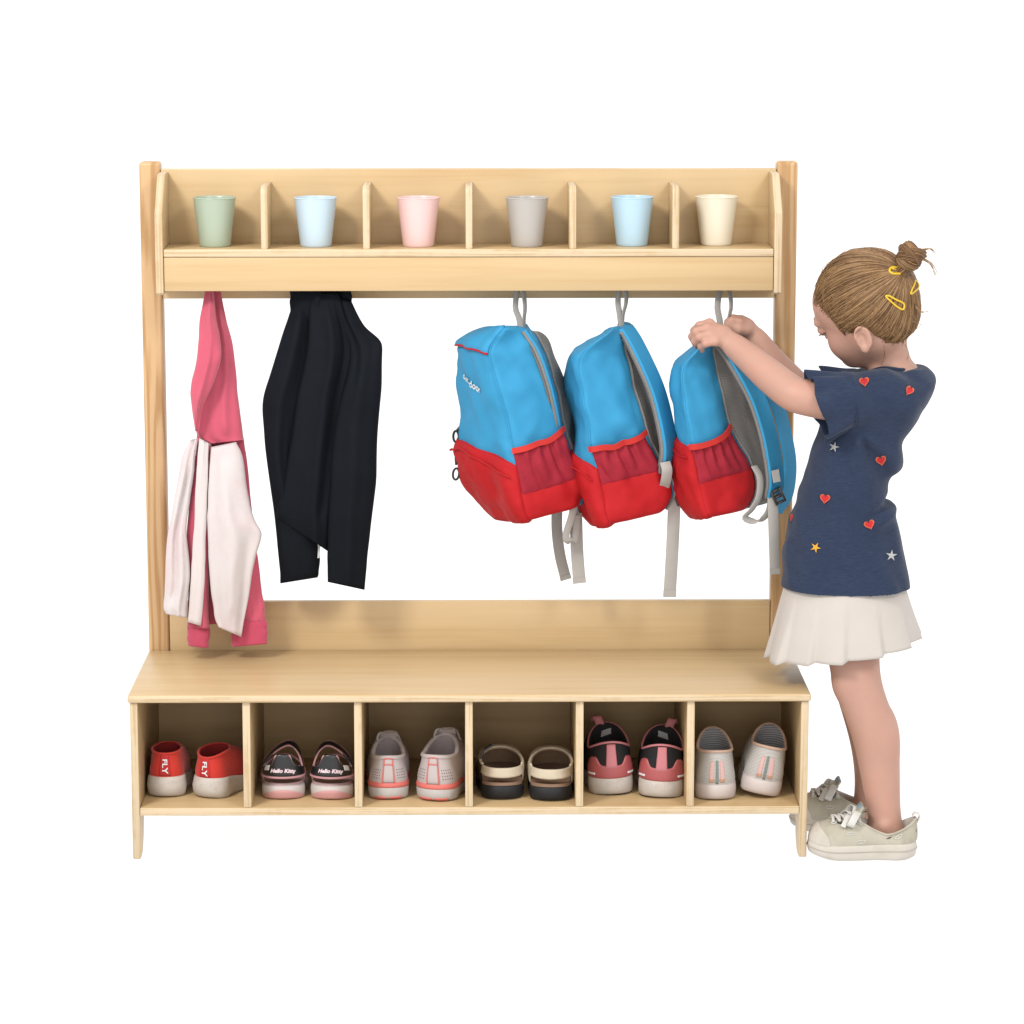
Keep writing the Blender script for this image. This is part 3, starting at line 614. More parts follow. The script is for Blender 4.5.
def buckle(root, px, py, Y, ang=0., s=1.):
    c = P(px, py, Y); ca, sa = math.cos(ang), math.sin(ang); mb = MB()
    def b(x0, x1, z0, z1, y=.005):
        bm = box_bm(x0*s, x1*s, -y, y, z0*s, z1*s, .0012); bm.verts.index_update()
        mb.add([(c[0]+v.co.x*ca-v.co.z*sa, c[1]+v.co.y, c[2]+v.co.x*sa+v.co.z*ca) for v in bm.verts], [[v.index for v in f.verts] for f in bm.faces]); bm.free()
    b(-.011, -.006, -.014, .014); b(.006, .011, -.014, .014); b(-.0062, .0062, .008, .014); b(-.0062, .0062, -.003, .002, .006); b(-.0062, .0062, -.014, -.010)
    mb.build('strap_buckle', blackp, root)
def zip_pulls(root, px, py, Y):
    for k, (dx, dy, r) in enumerate(((0, 0, .0105), (5, 7, .0095))):
        c = P(px+dx, py+dy, Y+.01*k)
        V, F = tube(spl([c+np.array([.012, .005, .020]), c+np.array([.007, .0, .014]), c+np.array([.002, 0, .008])], 10), .0030, 8); build('zip_cord', V, F, blackp, root)
        ring_at(c-np.array([0, 0, .003]), r, (.8, -.5, 0), (0, .2, .97), .0023, root)

B1 = [(493, 511, 526, 519, 577, 506, 588, 496), (478, 497, 521, 495, 582, 488, 592, 478), (466, 478, 516, 470, 574, 462, 584, 453), (459, 458, 512, 452, 566, 444, 575, 436),
      (458, 438, 509, 438, 559, 428, 567, 420), (456, 415, 504, 415, 556, 408, 563, 400), (454, 385, 497, 390, 550, 380, 556, 374), (454, 361, 489, 366, 544, 361, 549, 357), (456, 347, 487, 351, 538, 345, 543, 343), (466, 339, 494, 339, 532, 336, 537, 335), (482, 330.5, 503, 329, 526, 330, 529, 329)]
B2 = [(594, 518, 607, 523, 664, 510, 680, 496), (583, 500, 600, 500, 669, 492, 684, 478), (573, 480, 595, 478, 661, 474, 677, 462), (568, 462, 591, 460, 651, 452, 668, 441),
      (570, 440, 588, 446, 640, 434, 657, 424), (572, 415, 585, 420, 635, 410, 650, 401), (569, 385, 580, 392, 629, 382, 642, 374), (568, 362, 576, 367, 624, 360, 636, 355), (572, 350, 581, 353, 622, 347, 632, 344), (590, 339, 599, 340, 621, 336, 628, 335), (606, 332, 611, 331, 620, 329, 623, 329)]
B3 = [(691, 512, 706, 516, 747, 507, 775, 500), (683, 495, 698, 497, 752, 488, 780, 480), (677, 470, 693, 472, 748, 470, 774, 463), (675, 452, 690, 455, 739, 452, 764, 444),
      (676, 432, 688, 440, 727, 428, 756, 420), (675, 410, 686, 420, 721, 408, 750, 400), (673, 385, 682, 396, 714, 384, 742, 378), (674, 367, 681, 374, 712, 364, 735, 360), (677, 359, 685, 364, 711, 353, 728, 352), (687, 349, 696, 352, 711, 347, 722, 346), (698, 341, 703, 341, 710, 341, 715, 340)]
tails1 = [([(574, 468), (577, 490), (572, 515), (566, 535), (569, 541), (575, 538), (577, 515)], [.26, .255, .25, .25, .255, .262, .265], [(1, .35, .1)]*3, .0135),
          ([(575, 500), (576, 520), (577, 550), (579.5, 583)], [.285, .28, .28, .28], [(1, .2, .05)]*3, .0235),
          ([(557, 505), (557, 530), (560, 555), (566, 579.5)], [.35, .345, .34, .34], [(1, .25, .2)]*3, .0205)]
b1, S1, fp1 = backpack('blue and red backpack with white lettering on its front, hanging farthest from the girl', B1, .19, (.15, .05, .20), (520, 520, .28), 1, (.33, .405), .155, .20, (.02, .425, .25, .014),
    [([(525, 330), (538, 350), (549, 380), (556, 408), (560.5, 434), (563, 460)], [.25, .245, .245, .255, .275, .31], [(.10, 1, 0)]*4, .046, .009),
     ([(525, 328), (537, 347), (547, 376), (554, 404), (559, 432), (562, 460)], [.36, .365, .37, .37, .365, .355], [(.10, 1, 0)]*4, .046, .009)],
    [([(521, 330), (519, 318), (515.5, 308), (517, 292), (520, 283), (523.5, 292), (525, 308), (524, 320), (525, 332)], [.27, .275, .28, .285, .288, .285, .28, .28, .285], .011)], tails1, None, (.55, .72), lid=.79)
zip_pulls(b1, 456, 435, .33)
c = P(456, 474, .325); ring_at(c, .0105, (.9, -.4, 0), (.1, .1, .99), .0022, b1)
V, F = tube(P([457, 456.5, 456], [452, 458, 465], .325), [.0045, .004, .002], 10); build('zip_cord', V, F, blackp, b1)
buckle(b1, 583, 504, .285, .3)
for ln, (uc, vc) in (('outdoor', (.118, .708)), ):
    V, F = surf_text(S1, 'out', .098, .634, .0195, -.25, .0026, .02, 1.1); build('lettering', V, F, white_print, b1, smooth=False)
    V, F = surf_text(S1, 'door', .148, .606, .0195, -.25, .0026, .02, 1.1); build('lettering', V, F, white_print, b1, smooth=False)

b2, S2, fp2 = backpack('blue and red backpack with a twisted hanging loop, hanging in the middle between two others', B2, .19, (.15, .05, .21), (622, 524, .28), 2, (.40, .42), .215, .27, (.02, .44, .27, .012),
    [([(621, 329), (630, 334), (645, 362), (657, 390), (665, 420), (669.5, 448), (667, 470)], [.262, .258, .248, .245, .243, .24, .25], [(.52, .85, 0)]*4, .046, .010),
     ([(622, 327), (631, 332), (647, 362), (659, 392), (667, 422), (671, 450), (672, 478)], [.36, .365, .37, .375, .375, .37, .36], [(.3, .95, 0)]*4, .046, .010)],
    [([(622, 334), (620, 316), (618, 303), (619, 292), (622, 284), (626, 292), (626, 303), (623, 316), (623, 334)], [.275, .278, .28, .285, .288, .285, .282, .28, .285], .011)],
    [([(665, 462), (667, 470), (666, 480), (664, 488)], [.22, .215, .222, .235], [(1, .3, 0)]*3, .020),
     ([(674, 482), (674, 510), (672, 555), (669.5, 597)], [.262, .258, .258, .258], [(1, .2, .0)]*3, .0235)], None, (.525, .72))
buckle(b2, 680, 497, .262, .4)
buckle(b2, 582, 502, .36, .2, .8)

b3, S3, fp3 = backpack('blue and red backpack whose strap side faces the girl, held by her hands', B3, .17, (.15, .05, .17), (725, 516, .27), 3, (.375, .42), .20, .25, (.02, .43, .36, .010),
    [([(716, 340), (726, 346), (742, 370), (757, 398), (767, 428), (773, 456), (776, 480), (774, 495)], [.23, .21, .188, .18, .178, .178, .185, .2], [(.72, .68, 0)]*4, .036, .010),
     ([(717, 338), (733, 346), (757, 374), (776, 405), (785, 438), (789, 465), (786, 492), (778, 506)], [.29, .295, .30, .305, .305, .30, .28, .26], [(.55, .83, 0)]*4, .042, .010)],
    [([(722, 345), (720, 322), (717.5, 308), (719, 294), (722, 285), (726, 285), (730, 294), (731, 308), (728, 322), (727, 345)], [.26, .265, .27, .28, .286, .287, .282, .275, .27, .272], .012)],
    [([(754, 466), (760, 478), (759, 496), (752, 509), (745, 517), (752, 521), (762, 519), (769, 510), (771, 494)], [.20, .185, .18, .182, .186, .19, .195, .2, .205], [(1, .5, .15)]*3, .0125),
     ([(773, 494), (773, 510), (774, 540), (775, 574)], [.19, .185, .185, .186], [(1, .2, 0)]*3, .0195)], None, (.52, .73))
zip_pulls(b3, 673, 434, .30)
buckle(b3, 778, 496, .183, .45)
V, F = ribbon(P([775, 776, 777], [470, 476, 482], .163), (1, .3, 0), .014, .002); build('strap_tab', V, F, web, b3)
# ------------------------------------------------------------------ shoes
def outline(u, L, W, asym=0., toe=.9):
    s = (1-np.cos(2*PI*u))/2; sd = np.sign(np.sin(2*PI*u)+1e-12)
    f = np.where(s < .2, .90*np.sqrt(np.clip(1-(1-s/.2)**2, 0, 1)), 0)
    mid = .90+.10*smoothstep(.2, .68, s)-.05*np.sin(PI*np.clip((s-.2)/.35, 0, 1))
    f = np.where((s >= .2) & (s < .68), mid, f)
    f = np.where(s >= .68, np.clip(1-((s-.68)/.32)**2.3, 0, 1)**(.5*toe+.05), f)
    return sd*W/2*f+asym*np.sin(PI*s)**2, s*L, s
def xf(p, loc, yaw, roll=0., pitch=0.):
    p = np.asarray(p, float); cr, sr = math.cos(roll), math.sin(roll); cp, sp_ = math.cos(pitch), math.sin(pitch); c, s = math.cos(yaw), math.sin(yaw)
    x, y, z = p[..., 0], p[..., 1], p[..., 2]; x, z = x*cr+z*sr, -x*sr+z*cr; y, z = y*cp-z*sp_, y*sp_+z*cp
    return np.stack([x*c-y*s, x*s+y*c, z], -1)+np.asarray(loc)
def resamp(n): # even arc sampling round the outline
    return np.linspace(0, 1, n, endpoint=False)
class Shoe:
    def __init__(s, label, cat, loc, yaw, L, W, hs, ht, zh, zs, zf, col, mats, group=None, roll=0., pitch=0., asym=0., toe_h=.05, parent=None, name='shoe', lining=None, insole=None, build_upper=True, spring=.008, flare=1.0, upname='upper', sole_name='sole', inset=.955):
        s.root = parent if parent is not None else thing(name, label, cat, tuple(loc), group)
        s.base = parent; s.X = lambda p: xf(p, loc, yaw, roll, pitch); nu = 84; u = np.linspace(0, 1, nu, endpoint=False); s.L, s.W = L, W
        x, y, t = outline(u, L, W, asym); cy0 = L*.45
        zt = hs+(ht-hs)*smoothstep(.1, .8, t); sp = spring*np.clip((t-.72)/.28, 0, 1)**2+.002*np.clip((.1-t)/.1, 0, 1)
        R = []
        for k, zz in ((.86, 0), (.93, .0004), (.985, .10), (1.0*flare, .3), (1.015*flare, .55), (1.0, .85), (.975, .97), (.94, 1.0), (.5, 1.0), (.2, 1.0)):
            R.append(np.stack([x*k, (y-cy0)*k+cy0, sp+(zt-sp*.3)*zz], 1))
        s.So = Surf(s.X(np.array(R))); V, F = loft(s.So.R); s.sole = build(sole_name, V, F, mats['sole'], s.root, sharp=None)
        yc, rx, ry, tilt = col                      # collar oval
        c2 = np.cos(2*PI*u); s2 = np.sin(2*PI*u)
        xc = rx*np.sign(s2)*np.abs(s2)**.9+asym*.3; ycol = yc-ry*c2
        zc = np.where(c2 > 0, zs+(zh-zs)*np.abs(c2)**1.6, zs+(zf-zs)*np.abs(c2)**1.3)
        P0 = np.stack([x*inset, (y-cy0)*(.5+.5*inset)+cy0, zt*.93], 1); P3 = np.stack([xc, ycol, zc], 1)
        front = smoothstep(.35, .95, t)[:, None]; up = np.array([0, 0, 1.])
        h = (zc-zt)[:, None]; d0 = (P0-np.array([0, cy0, 0]))*np.array([1, 1, 0]); d0 /= np.linalg.norm(d0, axis=1)[:, None]+1e-9
        P1 = P0+up*(h*.38*(1-front)+front*np.minimum(toe_h*1.1, h))+d0*.0045*(1-front*.3)
        back = P3+np.stack([x-xc, y-ycol, 0*x], 1)*(.12*(1-front)+.48*front)-up*(h*.30*(1-front)+front*np.maximum(h-toe_h, 0)*.52)
        q = np.linspace(0, 1, 26)[:, None, None]
        R = (1-q)**3*P0+3*(1-q)**2*q*P1+3*(1-q)*q*q*back+q**3*P3
        s.S = Surf(s.X(R)); cm = P3.mean(0)
        if build_upper:
            V, F = loft(s.S.R, False, False); s.up = build(upname, V, F, mats['upper'], s.root, sharp=None)
            rim = [P3, P3+np.array([0, 0, .0008])+(cm-P3)*np.array([.06, .06, 0]), P3+(cm-P3)*np.array([.11, .11, 0])-np.array([0, 0, .003])]
            for k, dz in ((.12, .014), (.10, .030)): rim.append(np.stack([P3[:, 0]*(1-k), P3[:, 1]+(cm[1]-P3[:, 1])*k, np.maximum(zc-dz, zt+.004)], 1))
            for k in (.25, .6, .95): rim.append(np.stack([P3[:, 0]*(1-k), P3[:, 1]+(cm[1]-P3[:, 1])*k, zt*0+hs+.003], 1))
            V, F = loft(s.X(np.array(rim)), False, True); s.lin = build('lining', V, F, mats.get('lining', mats['upper']), s.up, sharp=None)
    def patch(s, name, u0, u1, lo, hi, mat, off=.0012, parent=None, nu=30, nv=14, surf=None, bulge=0., sink=.003, label=None):
        V, F = (surf or s.S).patch(u0, u1, lo, hi, off, nu, nv, bulge, sink); return build(name, V, F, mat, parent or s.up, sharp=None, label=label)
    def line(s, name, uv, r, mat, off=0., parent=None, closed=False, n=40, surf=None):
        V, F = (surf or s.S).line(uv, r, n, off, 6, closed); return build(name, V, F, mat, parent or s.up, sharp=None)
    def rim(s, name, r, mat, v=1.0, off=0., parent=None):
        u = np.linspace(0, 1, 60, endpoint=False); V, F = tube(s.S.at(u, np.full(60, v), np.full(60, off)), r, 8, False, True); return build(name, V, F, mat, parent or s.up, sharp=None)
    def rib(s, name, pts, wv, w, th, mat, parent=None, n=30, label=None):
        V, F = ribbon(s.X(spl(pts, n)), s.X(np.asarray(wv, float))-s.X(np.zeros(3)), w, th); return build(name, V, F, mat, parent or s.root, sharp=50, label=label)
    def tub(s, name, pts, r, mat, parent=None, n=30):
        V, F = tube(s.X(spl(pts, n)), r, 8); return build(name, V, F, mat, parent or s.root, sharp=None)

rub = stuff('off_white_rubber_sole', (.60, .55, .50), rough=.6, var=.12, vs=30, dirt=((.28, .22, .17), .55, 22), weave=300, bump=.1)
def heel_pt(px, py): return PZ(px, py-.5, ZF)+np.array([0, .004, .0006])
# --- red sock shoes
rk = stuff('red_knit', (.60, .035, .022), rough=.85, weave=900, bump=.5, var=.14, vs=20, sheen=.15); rkd = stuff('red_pull_tab', (.50, .03, .03), rough=.8, weave=1400, bump=.5); rin = stuff('dark_red_lining', (.22, .012, .014), rough=.9)
for (px, py, yw, lab, dip) in ((165, 799.5, -.02, 'red knit sock shoe with white sole, standing straight beside the left end panel', 0), (204.5, 800.3, -.40, 'red knit sock shoe with white sole, toe turned toward the divider', 1)):
    sh = Shoe(lab, 'shoe', heel_pt(px, py), yw, .148, .0755, .037, .024, .080-.006*dip, .082, .084, (.039, .0262, .034, 0), dict(sole=rub, upper=rk, lining=rin), 'pair of red sock shoes', toe_h=.04, flare=1.03, inset=.89)
    sh.rim('collar_rib', .0022, rk)
    tb = sh.patch('pull_tab', -.035, .035, .12, .97, rkd, .0016)
    V, F = surf_text(sh.S, 'FLY', .0, .50, .0125, -PI/2, .0025, .02, 1.35); build('lettering', V, F, white_print, tb, smooth=False)
# --- black and pink sandals
bl = stuff('black_patent_strap', (.012, .012, .014), rough=.3, var=.1, spec=.5); pke = stuff('dusty_pink_edging', (.52, .27, .28), rough=.6, var=.08); pin = stuff('pale_pink_insole', (.50, .33, .33), rough=.7, var=.1, vs=20)
whs2 = stuff('white_sandal_sole', (.62, .56, .54), rough=.55, var=.08, dirt=((.4, .33, .28), .3, 20)); pks = stuff('pink_sole_block', (.62, .32, .31), rough=.55, var=.05); silver = stuff('pale_print_patch', (.6, .57, .56), rough=.5)
for (px, py, yw, lab, sd) in ((283, 801.5, .03, 'black and pink sandal with a heel strap, nearest the second cubby left wall', -1), (330.5, 801.8, -.05, 'black and pink sandal with a heel strap, nearest the second cubby right wall', 1)):
    sh = Shoe(lab, 'sandal', heel_pt(px, py), yw, .160, .085, .024, .018, .084, .062, .070, (.045, .036, .045, 0), dict(sole=whs2), 'pair of black and pink sandals', build_upper=False, name='sandal')
    sh.up = sh.sole
    sh.patch('heel_block', -.14, .14, .03, lambda t: .50-.3*np.abs(2*t-1)**2, pks, .0015, surf=sh.So, nu=40)
    x, y, t = outline(np.linspace(0, 1, 60, endpoint=False), .160, .085)
    V, F = loft(sh.X(np.array([np.stack([x*k, (y-.072)*k+.072, np.full(60, z)], 1) for k, z in ((.93, .022), (.91, .0292), (.88, .0282), (.3, .0280))])), False, True); fb = build('footbed', V, F, pin, sh.root, sharp=None)
    band = sh.patch('heel_band', -.20, .20, lambda t: .30+.10*np.abs(2*t-1)**2, lambda t: .68+.33*np.exp(-((2*t-1)/.42)**4)+.0*t, bl, .0025, nu=50, sink=.0005, parent=sh.root)
    tt = np.linspace(0, 1, 40); V, F = tube(sh.S.at(-.205+.41*tt, .285+.10*np.abs(2*tt-1)**2, .0016), .0021, 8); build('strap_edging', V, F, pke, band)
    for k in (-1, 1):
        tt = np.linspace(.12, .5, 16); V, F = tube(sh.S.at(k*(.02+.36*tt*.5), .985-.33*smoothstep(.12, .32, tt), .001), .0016, 6); build('strap_edging', V, F, pke, band)
        sh.patch('side_strut', k*.20-.022, k*.20+.022, .0, .62, pke, .002, parent=sh.root, sink=.0015)
    sh.patch('print_patch', .10*sd*1.0-.022, .10*sd*1.0+.022, .50, .70, silver, .0032, parent=band)
    V, F = surf_text(sh.S, 'Hello Kitty', 0., .49, .0092, -.02, .0036, .05, 1.08, shear=.18); build('lettering', V, F, stuff('pink_white_print', (.85, .66, .70), rough=.5) if sd < 0 else bpy.data.materials['pink_white_print'], band, smooth=False)
    # ankle strap arching over the instep
    a = [(sd*.036, .028, .040), (sd*.034, .042, .058), (sd*.016, .060, .076), (-sd*.008, .064, .088), (-sd*.024, .056, .080), (-sd*.033, .046, .058), (-sd*.035, .044, .035)]
    st = sh.rib('ankle_strap', a, (0, 1, .25), .017, .003, bl)
    for dy in (-.0085, .0085): sh.tub('strap_edging', [(p[0], p[1]+dy, p[2]+.25*dy) for p in a], .0019, pke, st)
    vp = [(-.035, .098, .022), (-.031, .098, .040), (-.012, .100, .056), (.012, .100, .056), (.031, .098, .040), (.035, .098, .022)]
    v_ = sh.rib('front_strap', vp, (0, 1, -.2), .040, .003, bl)
    sh.tub('strap_edging', [(p[0]*1.01, p[1]-.020, p[2]+.006) for p in vp], .0019, pke, v_)
    sh.patch('insole_print', -.05, .05, .0, .0, pin, parent=fb) if 0 else None
# --- grey and coral sneakers
gu = stuff('pale_pinkish_grey_leather', (.52, .45, .44), rough=.6, var=.06, vs=20, weave=500, bump=.15); gl = stuff('mauve_grey_lining', (.36, .31, .32), rough=.9, weave=700, bump=.4); coral = stuff('coral_midsole', (.70, .17, .145), rough=.5, var=.05); gsole = stuff('grey_white_sole', (.58, .55, .535), rough=.55, var=.12, dirt=((.25, .22, .2), .5, 25)); lace = stuff('grey_lace', (.52, .46, .46), rough=.85, weave=900, bump=.4); hole = stuff('punched_hole', (.12, .10, .10), rough=.9)
for (px, py, yw, lab, sc, pit) in ((388.5, 802, .03, 'grey sneaker with coral band on the left of the third cubby', 1., 0), (433, 803.5, -.25, 'larger looking grey sneaker with coral band, leaning right in the third cubby', 1.06, .03)):
    sh = Shoe(lab, 'sneaker', heel_pt(px, py), yw, .165*sc, .080*sc, .031, .024, .077*sc, .071*sc, .094*sc, (.052, .0295*sc, .047, 0), dict(sole=gsole, upper=gu, lining=gl), 'pair of grey and coral sneakers', toe_h=.046, pitch=pit, name='sneaker')
    sh.patch('coral_band', -.48, .48, .50, lambda t: .93+0*t, coral, .0012, surf=sh.So, nu=90, parent=sh.sole)
    for a in (-.5, .2): sh.patch('outsole_pad', a*.12-.02, a*.12+.05, .02, .26, coral, .001, surf=sh.So, parent=sh.sole)
    sh.rim('padded_collar', .0042, gu, off=-.002)
    tb = sh.patch('heel_tab', -.028, .028, .06, 1.0, gu, .0022)
    for k in (-.03, .03): sh.line('tab_piping', [(k, .08), (k, .5), (k, .97)], .0011, coral, .0015, tb)
    sh.line('tab_piping', [(-.03, .72), (0, .73), (.03, .72)], .0011, coral, .0026, tb); sh.line('tab_piping', [(-.03, .97), (0, .985), (.03, .97)], .0011, coral, .0026, tb)
    mb = MB()
    for k in (-1, 1):
        for i in range(5):
            for j in range(4):
                q = np.linspace(0, 2*PI, 7)[:-1]; uu = k*(.052+.013*i)+.0035*np.cos(q); vv = .22+.10*j+.022*np.sin(q); mb.add(sh.S.at(uu, vv, .0004), [tuple(range(6))])
    up_ = sh.up.data; nv0 = len(up_.vertices); base_ = root_loc(sh.up); VV = np.array([v.co[:] for v in up_.vertices]); FF = [list(p.vertices) for p in up_.polygons]
    PV = np.concatenate(mb.V)-base_; nf0 = len(FF); FF += [[i+nv0 for i in f] for f in mb.F]; me2 = bpy.data.meshes.new('upper'); me2.from_pydata(np.vstack([VV, PV]).tolist(), [], FF); me2.materials.append(gu); me2.materials.append(hole)   # punched holes stay in the upper's own mesh
    me2.polygons.foreach_set('use_smooth', np.ones(len(FF), bool)); me2.polygons.foreach_set('material_index', np.array([0]*nf0+[1]*(len(FF)-nf0), np.int32)); me2.update(); sh.up.data = me2
    tg = sh.rib('tongue', [(0, .128*sc, .055), (0, .112*sc, .070*sc), (0, .100*sc, .088*sc), (0, .093*sc, .101*sc)], (1, 0, 0), .034, .006, gu, sh.up)
    for i in range(3):
        yy, zz = (.100+.010*i)*sc, (.093-.012*i)*sc
        sh.tub('lace', [(-.024, yy, zz-.012), (-.012, yy-.004, zz+.006), (.012, yy+.004, zz+.006), (.024, yy, zz-.012)], .0024, lace, sh.up)
    sh.tub('lace', [(-.005, .098*sc, .098*sc), (-.016, .088*sc, .101*sc), (-.019, .082*sc, .090*sc), (-.008, .088*sc, .092*sc)], .0022, lace, sh.up)
# --- cream strap sandals
crm = stuff('cream_leather_strap', (.62, .53, .40), rough=.6, var=.08, vs=30, weave=300, bump=.3, dirt=((.40, .30, .2), .35, 25)); tan = stuff('tan_leather', (.34, .22, .14), rough=.7, var=.15, vs=25, weave=400, bump=.3); bsole = stuff('black_rubber_sole', (.016, .016, .018), rough=.6, var=.2, vs=40); tand = stuff('worn_brown_insole', (.26, .16, .105), rough=.8, var=.2, vs=20)
for (px, py, yw, lab, sd) in ((503.5, 802, .06, 'cream strap sandal with black sole and dark buckle side, left of its pair', -1), (550.5, 803.5, -.04, 'cream strap sandal with black sole, right of its pair by the fourth divider', 1)):
    sh = Shoe(lab, 'sandal', heel_pt(px, py), yw, .158, .085, .025, .020, .060, .060, .072, (.052, .0372, .050, 0), dict(sole=bsole), 'pair of cream strap sandals', build_upper=False, name='sandal')
    x, y, t = outline(np.linspace(0, 1, 60, endpoint=False), .158, .085)
    V, F = loft(sh.X(np.array([np.stack([x*k, (y-.07)*k+.07, np.full(60, z)], 1) for k, z in ((.95, .022), (.95, .031), (.90, .0315), (.87, .0290), (.3, .0288))])), False, True); fb = build('footbed', V, F, tand, sh.root, sharp=None)
    hb = sh.patch('heel_strap', -.225, .225, lambda t: .46+.04*np.abs(2*t-1), lambda t: .97-.03*np.abs(2*t-1), crm, .0026, nu=50, sink=.0004, parent=sh.root)
    out = bl if sd < 0 else crm
    sh.patch('front_upper', .245, .755, .0, lambda t: .99-.0*t, crm, .0022, nu=60, sink=.0002, parent=sh.root)
    lnp = sh.patch('upper_lining', .243, .757, .0, lambda t: 1.0+0*t, tan, -.0002, nu=60, sink=.0028, parent=sh.root)
    for k in (-1, 1):
        cu_ = .5-k*.5*sd if 0 else (.25 if k > 0 else .75); sh.patch('side_strap', cu_-.075 if k > 0 else cu_-.055, cu_+.055 if k > 0 else cu_+.075, .0, lambda t: 1.0+0*t, (bl if (k == sd and sd < 0) else crm), .0032, nu=20, sink=.0006, parent=sh.root)
    u_ = np.linspace(.18, .82, 60); V, F = tube(sh.S.at(u_, np.full(60, 1.), np.full(60, .001)), .0022, 8); build('strap_edging', V, F, crm, lnp, sharp=None)
    if sd < 0: sh.rib('buckle_strap', [(-.036, .062, .062), (-.030, .066, .076), (-.016, .070, .085)], (.2, 1, 0), .020, .0034, bl)
# --- black and rose sneakers
bk = stuff('black_knit', (.014, .013, .015), rough=.8, weave=900, bump=.4, var=.2); rose = stuff('rose_leather', (.44, .10, .105), rough=.45, var=.08, spec=.45); rosel = stuff('light_rose_trim', (.56, .20, .22), rough=.6, var=.06); lbl = stuff('grey_size_label', (.42, .42, .43), rough=.6, var=.2, vs=300)
for (px, py, yw, lab, tl) in ((612.5, 797.5, .05, 'black and rose sneaker with white midsole, left in the fifth cubby', -1), (660.5, 800.5, -.07, 'black and rose sneaker with white midsole, right in the fifth cubby', 1)):
    sh = Shoe(lab, 'sneaker', heel_pt(px, py), yw, .165, .089, .034, .026, .099, .080, .110, (.054, .0365, .049, 0), dict(sole=rub, upper=bk, lining=bk), 'pair of black and rose sneakers', toe_h=.05, roll=.03*tl, name='sneaker')
    sh.patch('outsole', -.48, .48, .0, lambda t: .10+.14*smoothstep(.5+.06*tl, .5-.42*tl, t), bsole, .0013, surf=sh.So, nu=90, parent=sh.sole)
    hc = sh.patch('heel_counter', -.20, .20, .0, lambda t: .34+.26*np.exp(-((np.abs(2*t-1)-.62)/.28)**4), rose, .0022, nu=70, nv=18)
    sh.rim('collar_trim', .0021, rosel, v=.985, off=.0004)
    hs_ = sh.patch('heel_strip', -.028, .028, .25, .92, rosel, .0034)
    for k in (-1, 1): sh.patch('reflector', k*.105-.026, k*.105+.026, .10, .155, white_print, .0036, parent=hc)
    sh.rib('pull_loop', [(tl*.010, .099, .106), (tl*.014, .101, .118), (tl*.017, .106, .121), (tl*.018, .112, .112)], (1, 0, 0), .015, .0025, rosel, sh.up)
    q = np.array([(-.012, 0, 0), (.012, 0, 0), (.012, 0, .010), (-.012, 0, .010)]); q = np.array([(a*math.cos(.3*tl)+c*math.sin(.3*tl), .096, .088-a*math.sin(.3*tl)*1.0+c) for a, b, c in q])
    V = np.concatenate([q, q+np.array([0, .002, .0])]); build('size_label', sh.X(V), [(0, 1, 2, 3), (7, 6, 5, 4), (0, 4, 5, 1), (1, 5, 6, 2), (2, 6, 7, 3), (3, 7, 4, 0)], lbl, sh.up, smooth=False)
# --- pale striped slip-ons
kn = striped('grey_white_striped_knit', (.62, .585, .54), (.38, .36, .345), 2, 2600, .85, .5); knl = striped('grey_knit_lining', (.34, .34, .36), (.18, .18, .20), 2, 1500, .9); peach = stuff('peach_binding', (.56, .38, .29), rough=.8, weave=900, bump=.4); pale = stuff('pale_lilac_sole', (.62, .54, .51), rough=.5, var=.08, dirt=((.45, .35, .22), .4, 14)); pinkbar = stuff('pale_pink_bar', (.66, .40, .37), rough=.6); gline = stuff('grey_green_stripe', (.20, .23, .21), rough=.7)
for (px, py, yw, rl, lab) in ((717, 802.5, .02, 0, 'pale striped slip-on shoe standing upright in the rightmost cubby'), (760, 801, -.06, .20, 'pale striped slip-on shoe tilted over to the right in the rightmost cubby')):
    hp = heel_pt(px, py)+np.array([0, 0, .0065 if rl else 0])
    sh = Shoe(lab, 'shoe', hp, yw, .160, .081, .029, .022, .089, .084, .111, (.050, .0305, .044, 0), dict(sole=pale, upper=kn, lining=knl), 'pair of pale striped slip-ons', toe_h=.044, roll=rl, name='slip_on_shoe')
    sh.rim('collar_binding', .0028, peach)
    sh.patch('sole_rim', -.48, .48, .66, .9, pale, .0015, surf=sh.So, nu=90, parent=sh.sole)
    ln = sh.patch('heel_stripe', -.0075, .0075, .06, .72, gline, .0016)
    for k in (-1, 1): sh.patch('heel_bar', k*.030-.012, k*.030+.012, .12, .70, pinkbar, .0014)
    for k in (-1, 1): sh.patch('heel_bar', k*.027-.014, k*.027+.014, .10, .20, stuff('tan_dot', (.5, .28, .18)) if k < 0 and not rl else bpy.data.materials['tan_dot'], .0018)
    sh.rib('tongue_label', [(0, .0915, .065), (0, .0925, .085), (0, .0925, .102)], (1, 0, 0), .018, .0016, pinkbar, sh.up)
# ------------------------------------------------------------------ the girl
skin = stuff('child_skin', (.515, .296, .225), rough=.5, var=.07, vs=14, weave=420, bump=.08, spec=.3, sss=.2, dirt=((.60, .27, .20), .35, 16))
girl = thing('person', 'small girl with a hair bun, navy shirt and cream skirt, reaching for the backpack', 'person', (P(872, 700, .10)[0], .10, 0))
HP, HY = math.radians(14), math.radians(40)
fh = np.array([-math.cos(HY), math.sin(HY), 0]); zz_ = np.array([0, 0, 1.])
hf = fh*math.cos(HP)-zz_*math.sin(HP); hu = fh*math.sin(HP)+zz_*math.cos(HP); hl = np.cross(hu, hf); HR = math.radians(13); hl, hu = hl*math.cos(HR)-hu*math.sin(HR), hu*math.cos(HR)+hl*math.sin(HR)
HC = P(864, 306, .115); HS = 1.02; HM = np.array([hf, hl, hu])
hd = lambda f, l, u: HC+HS*(hf*f+hl*l+hu*u)
toloc = lambda p: ((np.asarray(p)-HC)@HM.T)/HS
CR = np.array([.086, .0735, .078]); CO = np.array([-.010, 0, .014])   # cranium

